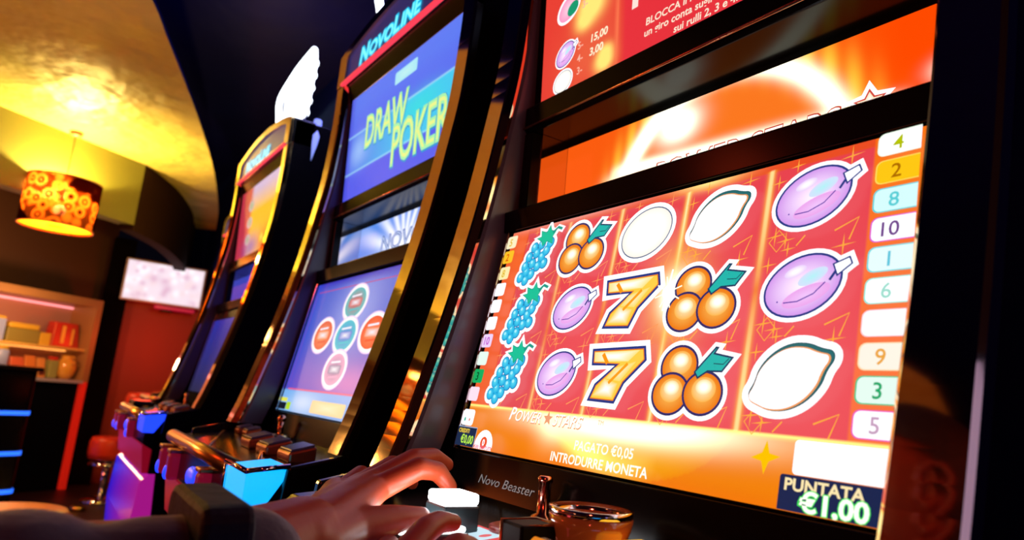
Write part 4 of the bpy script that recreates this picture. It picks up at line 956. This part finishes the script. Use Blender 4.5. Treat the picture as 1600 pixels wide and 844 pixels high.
# webs between the knuckles and thumb ball
for a, c in (('i', 'm'), ('m', 'r'), ('r', 'p')): limb(b, [MC[a]+Vector((0, -.004, -.004)), MC[c]+Vector((0, -.004, -.004))], [.0105, .0105])
limb(b, [wr+Vector((.012, .004, -.006)), (-.500, .212, -.101), (-.510, .250, -.0965), (-.517, .279, -.096)], [.020, .0165, .0118, .0085])
limb(b, [(-.500, .212, -.101), (-.535, .232, -.097), MC['i']+Vector((.002, -.012, -.006))], [.014, .0115, .0105])
limb(b, [(-.53, .20, -.098), (-.56, .225, -.092), (-.59, .235, -.090)], [.018, .017, .015])
# right hand (low, mostly below the frame)
rw = Vector((-.395, .150, -.150)); RM = [Vector((-.438, .222, -.112)), Vector((-.418, .232, -.116)), Vector((-.398, .236, -.122)), Vector((-.380, .232, -.130))]
limb(b, [rw, (-.33, .03, -.21), (-.27, -.10, -.27)], [.026, .033, .042], 20)
for i, q in enumerate(RM):
    limb(b, [rw+Vector(((i-1.5)*.012, 0, 0)), q], [.018, .0115]); limb(b, [rw+Vector(((i-1.5)*.012, 0, -.008)), q+Vector((0, -.01, -.008))], [.016, .0105])
limb(b, [RM[0], (-.458, .252, -.094), (-.468, .268, -.0905), (-.474, .284, -.0925)], [.0115, .0098, .0086, .0070])
limb(b, [RM[1], (-.432, .264, -.100), (-.438, .278, -.103), (-.440, .290, -.110)], [.0115, .0098, .0086, .007])
limb(b, [RM[2], (-.404, .268, -.108), (-.408, .284, -.116)], [.011, .009, .007]); limb(b, [RM[3], (-.380, .260, -.120), (-.382, .272, -.128)], [.010, .008, .006])
limb(b, [rw+Vector((-.012, 0, 0)), (-.440, .185, -.128), (-.462, .215, -.115), (-.478, .235, -.108)], [.018, .015, .011, .008])
# head, turned to the left of the machine
hc = Vector((-.515, -.19, .255)); f3 = Vector((-.62, .78, -.06)).normalized(); r3 = Vector((f3.y, -f3.x, 0)).normalized(); u3 = r3.cross(f3)
HR = Matrix((r3, f3, u3)).transposed()
def hp(x, y, z): return hc + HR @ Vector((x, y, z))
b.ball(hp(0, -.012, .02), .092, 28, sc=(.84, 1.06, 1.0), rot=HR); b.ball(hp(0, .02, -.05), .07, 24, sc=(.82, 1.0, 1.0), rot=HR)
b.ball(hp(0, .052, -.092), .026, 16, sc=(1.1, 1, .8), rot=HR); limb(b, [hp(-.04, .0, -.07), hp(-.02, .05, -.095), hp(.02, .05, -.095), hp(.04, 0, -.07)], [.022, .018, .018, .022])
limb(b, [hp(0, .088, .012), hp(0, .105, -.022)], [.007, .012]); b.ball(hp(.012, .094, -.028), .008, 10); b.ball(hp(-.012, .094, -.028), .008, 10)
limb(b, [hp(-.034, .078, .025), hp(0, .088, .022), hp(.034, .078, .025)], [.010, .009, .010])
limb(b, [hp(-.018, .082, -.056), hp(0, .089, -.054), hp(.018, .082, -.056)], [.005, .007, .005]); limb(b, [hp(-.016, .080, -.064), hp(0, .087, -.065), hp(.016, .080, -.064)], [.006, .008, .006])
for s in (-1, 1):
    b.ball(hp(.030*s, .072, -.012+.02), .012, 12)
    e0 = [(.078, -.004, -.032), (.085, -.016, -.022), (.090, -.026, -.002), (.091, -.027, .016), (.088, -.016, .029), (.083, -.002, .027), (.080, .006, .014)]
    limb(b, [hp(s*x, y, z) for x, y, z in e0], [.0065, .0045, .0042, .0042, .0042, .0042, .004], 10)
    limb(b, [hp(s*.080, -.004, -.012), hp(s*.082, -.014, .004), hp(s*.080, -.008, .018)], [.007, .004, .0035], 8)
    b.ball(hp(s*.080, -.002, -.033), .0085, 10); limb(b, [hp(s*.078, .006, .004), hp(s*.08, .006, -.008)], [.004, .005], 8)
limb(b, [hp(0, -.02, -.05), (-.46, -.26, .08), (-.42, -.30, -.02)], [.055, .058, .075], 20)
limb(b, [(-.41, -.30, -.06), (-.40, -.36, -.25), (-.40, -.42, -.42)], [.10, .13, .13], 24)
limb(b, [(-.55, -.27, -.06), (-.50, -.18, -.17), (-.42, -.10, -.13)], [.055, .05, .042], 20); limb(b, [(-.26, -.33, -.08), (-.235, -.22, -.24), (-.27, -.10, -.27)], [.055, .05, .042], 20)
limb(b, [(-.55, -.27, -.06), (-.41, -.30, -.05), (-.26, -.33, -.08)], [.055, .075, .055], 20)
for s in (-1, 1): limb(b, [(-.40+.09*s, -.40, -.46), (-.40+.11*s, -.02, -.40), (-.40+.10*s, -.0, -.85), (-.40+.10*s, .03, -.98)], [.085, .062, .045, .04], 20)
body = remesh('body', PL(b), .0022, SKIN, player, 5)
JACK = mat('dark_jacket_cloth', (.014, .016, .07), .75, sheen=.6, noise=(60, .6, (.02, .016, .03)), bump=(45, .5, .004))
j = MB()
limb(j, [(-.41, -.30, -.06), (-.40, -.36, -.25), (-.40, -.42, -.46)], [.118, .150, .158], 28)
limb(j, [(-.55, -.27, -.07), (-.41, -.30, -.06), (-.26, -.33, -.09)], [.072, .09, .072], 24)
limb(j, [(-.55, -.27, -.07), (-.505, -.18, -.175), (-.425, -.11, -.137)], [.072, .066, .062], 24)
limb(j, [(-.425, -.11, -.137), (-.42, -.045, -.122)], [.062, .058]); 
limb(j, [(-.418, -.025, -.122), (-.418, .012, -.118)], [.046, .048]); limb(j, [(-.418, .012, -.118), (-.418, .040, -.123)], [.048, .043]); limb(j, [(-.420, .052, -.119), (-.423, .070, -.118), (-.428, .090, -.114), (-.437, .122, -.111)], [.042, .043, .039, .038])
limb(j, [(-.26, -.33, -.09), (-.235, -.22, -.25), (-.27, -.10, -.28), (-.33, .03, -.215), (-.365, .10, -.18)], [.072, .068, .060, .048, .042], 24)
limb(j, [(-.455, -.268, .06), (-.42, -.29, -.02)], [.070, .088])
remesh('jacket', PL(j), .005, JACK, player, 4)
bd = MB(); a = Vector((-.430, .097, -.1185)); dirv = Vector((-.02, 1, .02)).normalized(); sx = Vector((1, 0, 0)); sz = Vector((0, 0, 1))
rp = [(x, z) for x, z in [(-.046, -.05), (.052, -.05), (.052, .050), (-.046, .050)]]
prof = []
for cx_, cz_, a0 in ((.040, -.040, -90), (.040, .042, 0), (-.036, .042, 90), (-.036, -.040, 180)):
    for k in range(5): t = R(a0+k*22.5); prof.append((cx_+.012*math.cos(t), cz_+.012*math.sin(t)))
vs = [a+dirv*-.0135+sx*x+sz*z for x, z in prof]+[a+dirv*.0135+sx*x+sz*z for x, z in prof]; n = len(prof)
bd.add(vs, [tuple(range(n)), tuple(range(2*n-1, n-1, -1))]+[(i, n+i, n+(i+1) % n, (i+1) % n) for i in range(n)])
PL(bd).build('sleeve_strap', mat('black_leather_strap', (.005, .006, .022), .6, spec=.2, bump=(90, .4, .003)), player, bevel=.004)
t = MB()
for s in (-1, 1): limb(t, [(-.40+.09*s, -.40, -.47), (-.40+.11*s, -.02, -.40), (-.40+.10*s, -.0, -.85), (-.40+.10*s, .01, -.96)], [.105, .080, .060, .058], 20)
limb(t, [(-.48, -.41, -.47), (-.32, -.41, -.47)], [.11, .11])
remesh('trousers', PL(t), .008, mat('dark_trousers', (.012, .012, .02), .8), player, 3)
for s in (-1, 1):
    t = MB(); limb(t, [(-.40+.10*s, .0, -1.0), (-.40+.10*s, .14, -1.015)], [.042, .034], 16); t.box(-.40+.10*s-.035, -.40+.10*s+.035, -.04, .165, -1.05, -1.02)
    remesh('shoe', PL(t), .006, mat('black_shoe', (.01, .01, .01), .4), player, 3)
hr = MB(); hr.ball(hp(0, -.022, .036), .098, 28, sc=(.87, 1.05, .98), rot=HR); hr.ball(hp(0, -.06, -.01), .065, 20, sc=(1.1, .8, 1.0), rot=HR)
hr2 = remesh('hair', PL(hr), .004, mat('dark_brown_hair', (.03, .014, .012), .6, bump=(120, .8, .004)), player, 2)
bm = bmesh.new(); bm.from_mesh(hr2.data)
inv = HR.transposed(); kill = []
for v in bm.verts:
    q = inv @ (Vector((v.co.x-.40, v.co.y-.40, v.co.z-H)) - hc)
    if (q.y > .045 and q.z < .075) or (q.z < .018 and q.y > -.035) or (q.y > .0 and q.z < .04): kill.append(v)
bmesh.ops.delete(bm, geom=kill, context='VERTS'); bm.to_mesh(hr2.data); bm.free()
st = stool(-.40, -.42, H-.585, .19, mat('black_leatherette', (.02, .01, .015), .4), 'black round stool the person in the dark jacket sits on', 'b', .07)

# light column added out of view for the line along the near outer trim
lc = empty('trim_reflection_light', (1.96, .47, .35), 0, 'added tall violet-white light column on the right wall, seen only as a reflected line', 'light')
m = MB(); m.box(0, .04, -.20, .20, 0, 1.5); m.build('light_housing', BLACK, lc, bevel=.004)
m = MB(); m.box(-.012, .0, -.17, .17, .03, 1.47); m.build('diffuser', mat('violet_white_diffuser', (.8, .8, .9), .5, emit=(.36, .36, 1), es=.6), lc, bevel=.004)
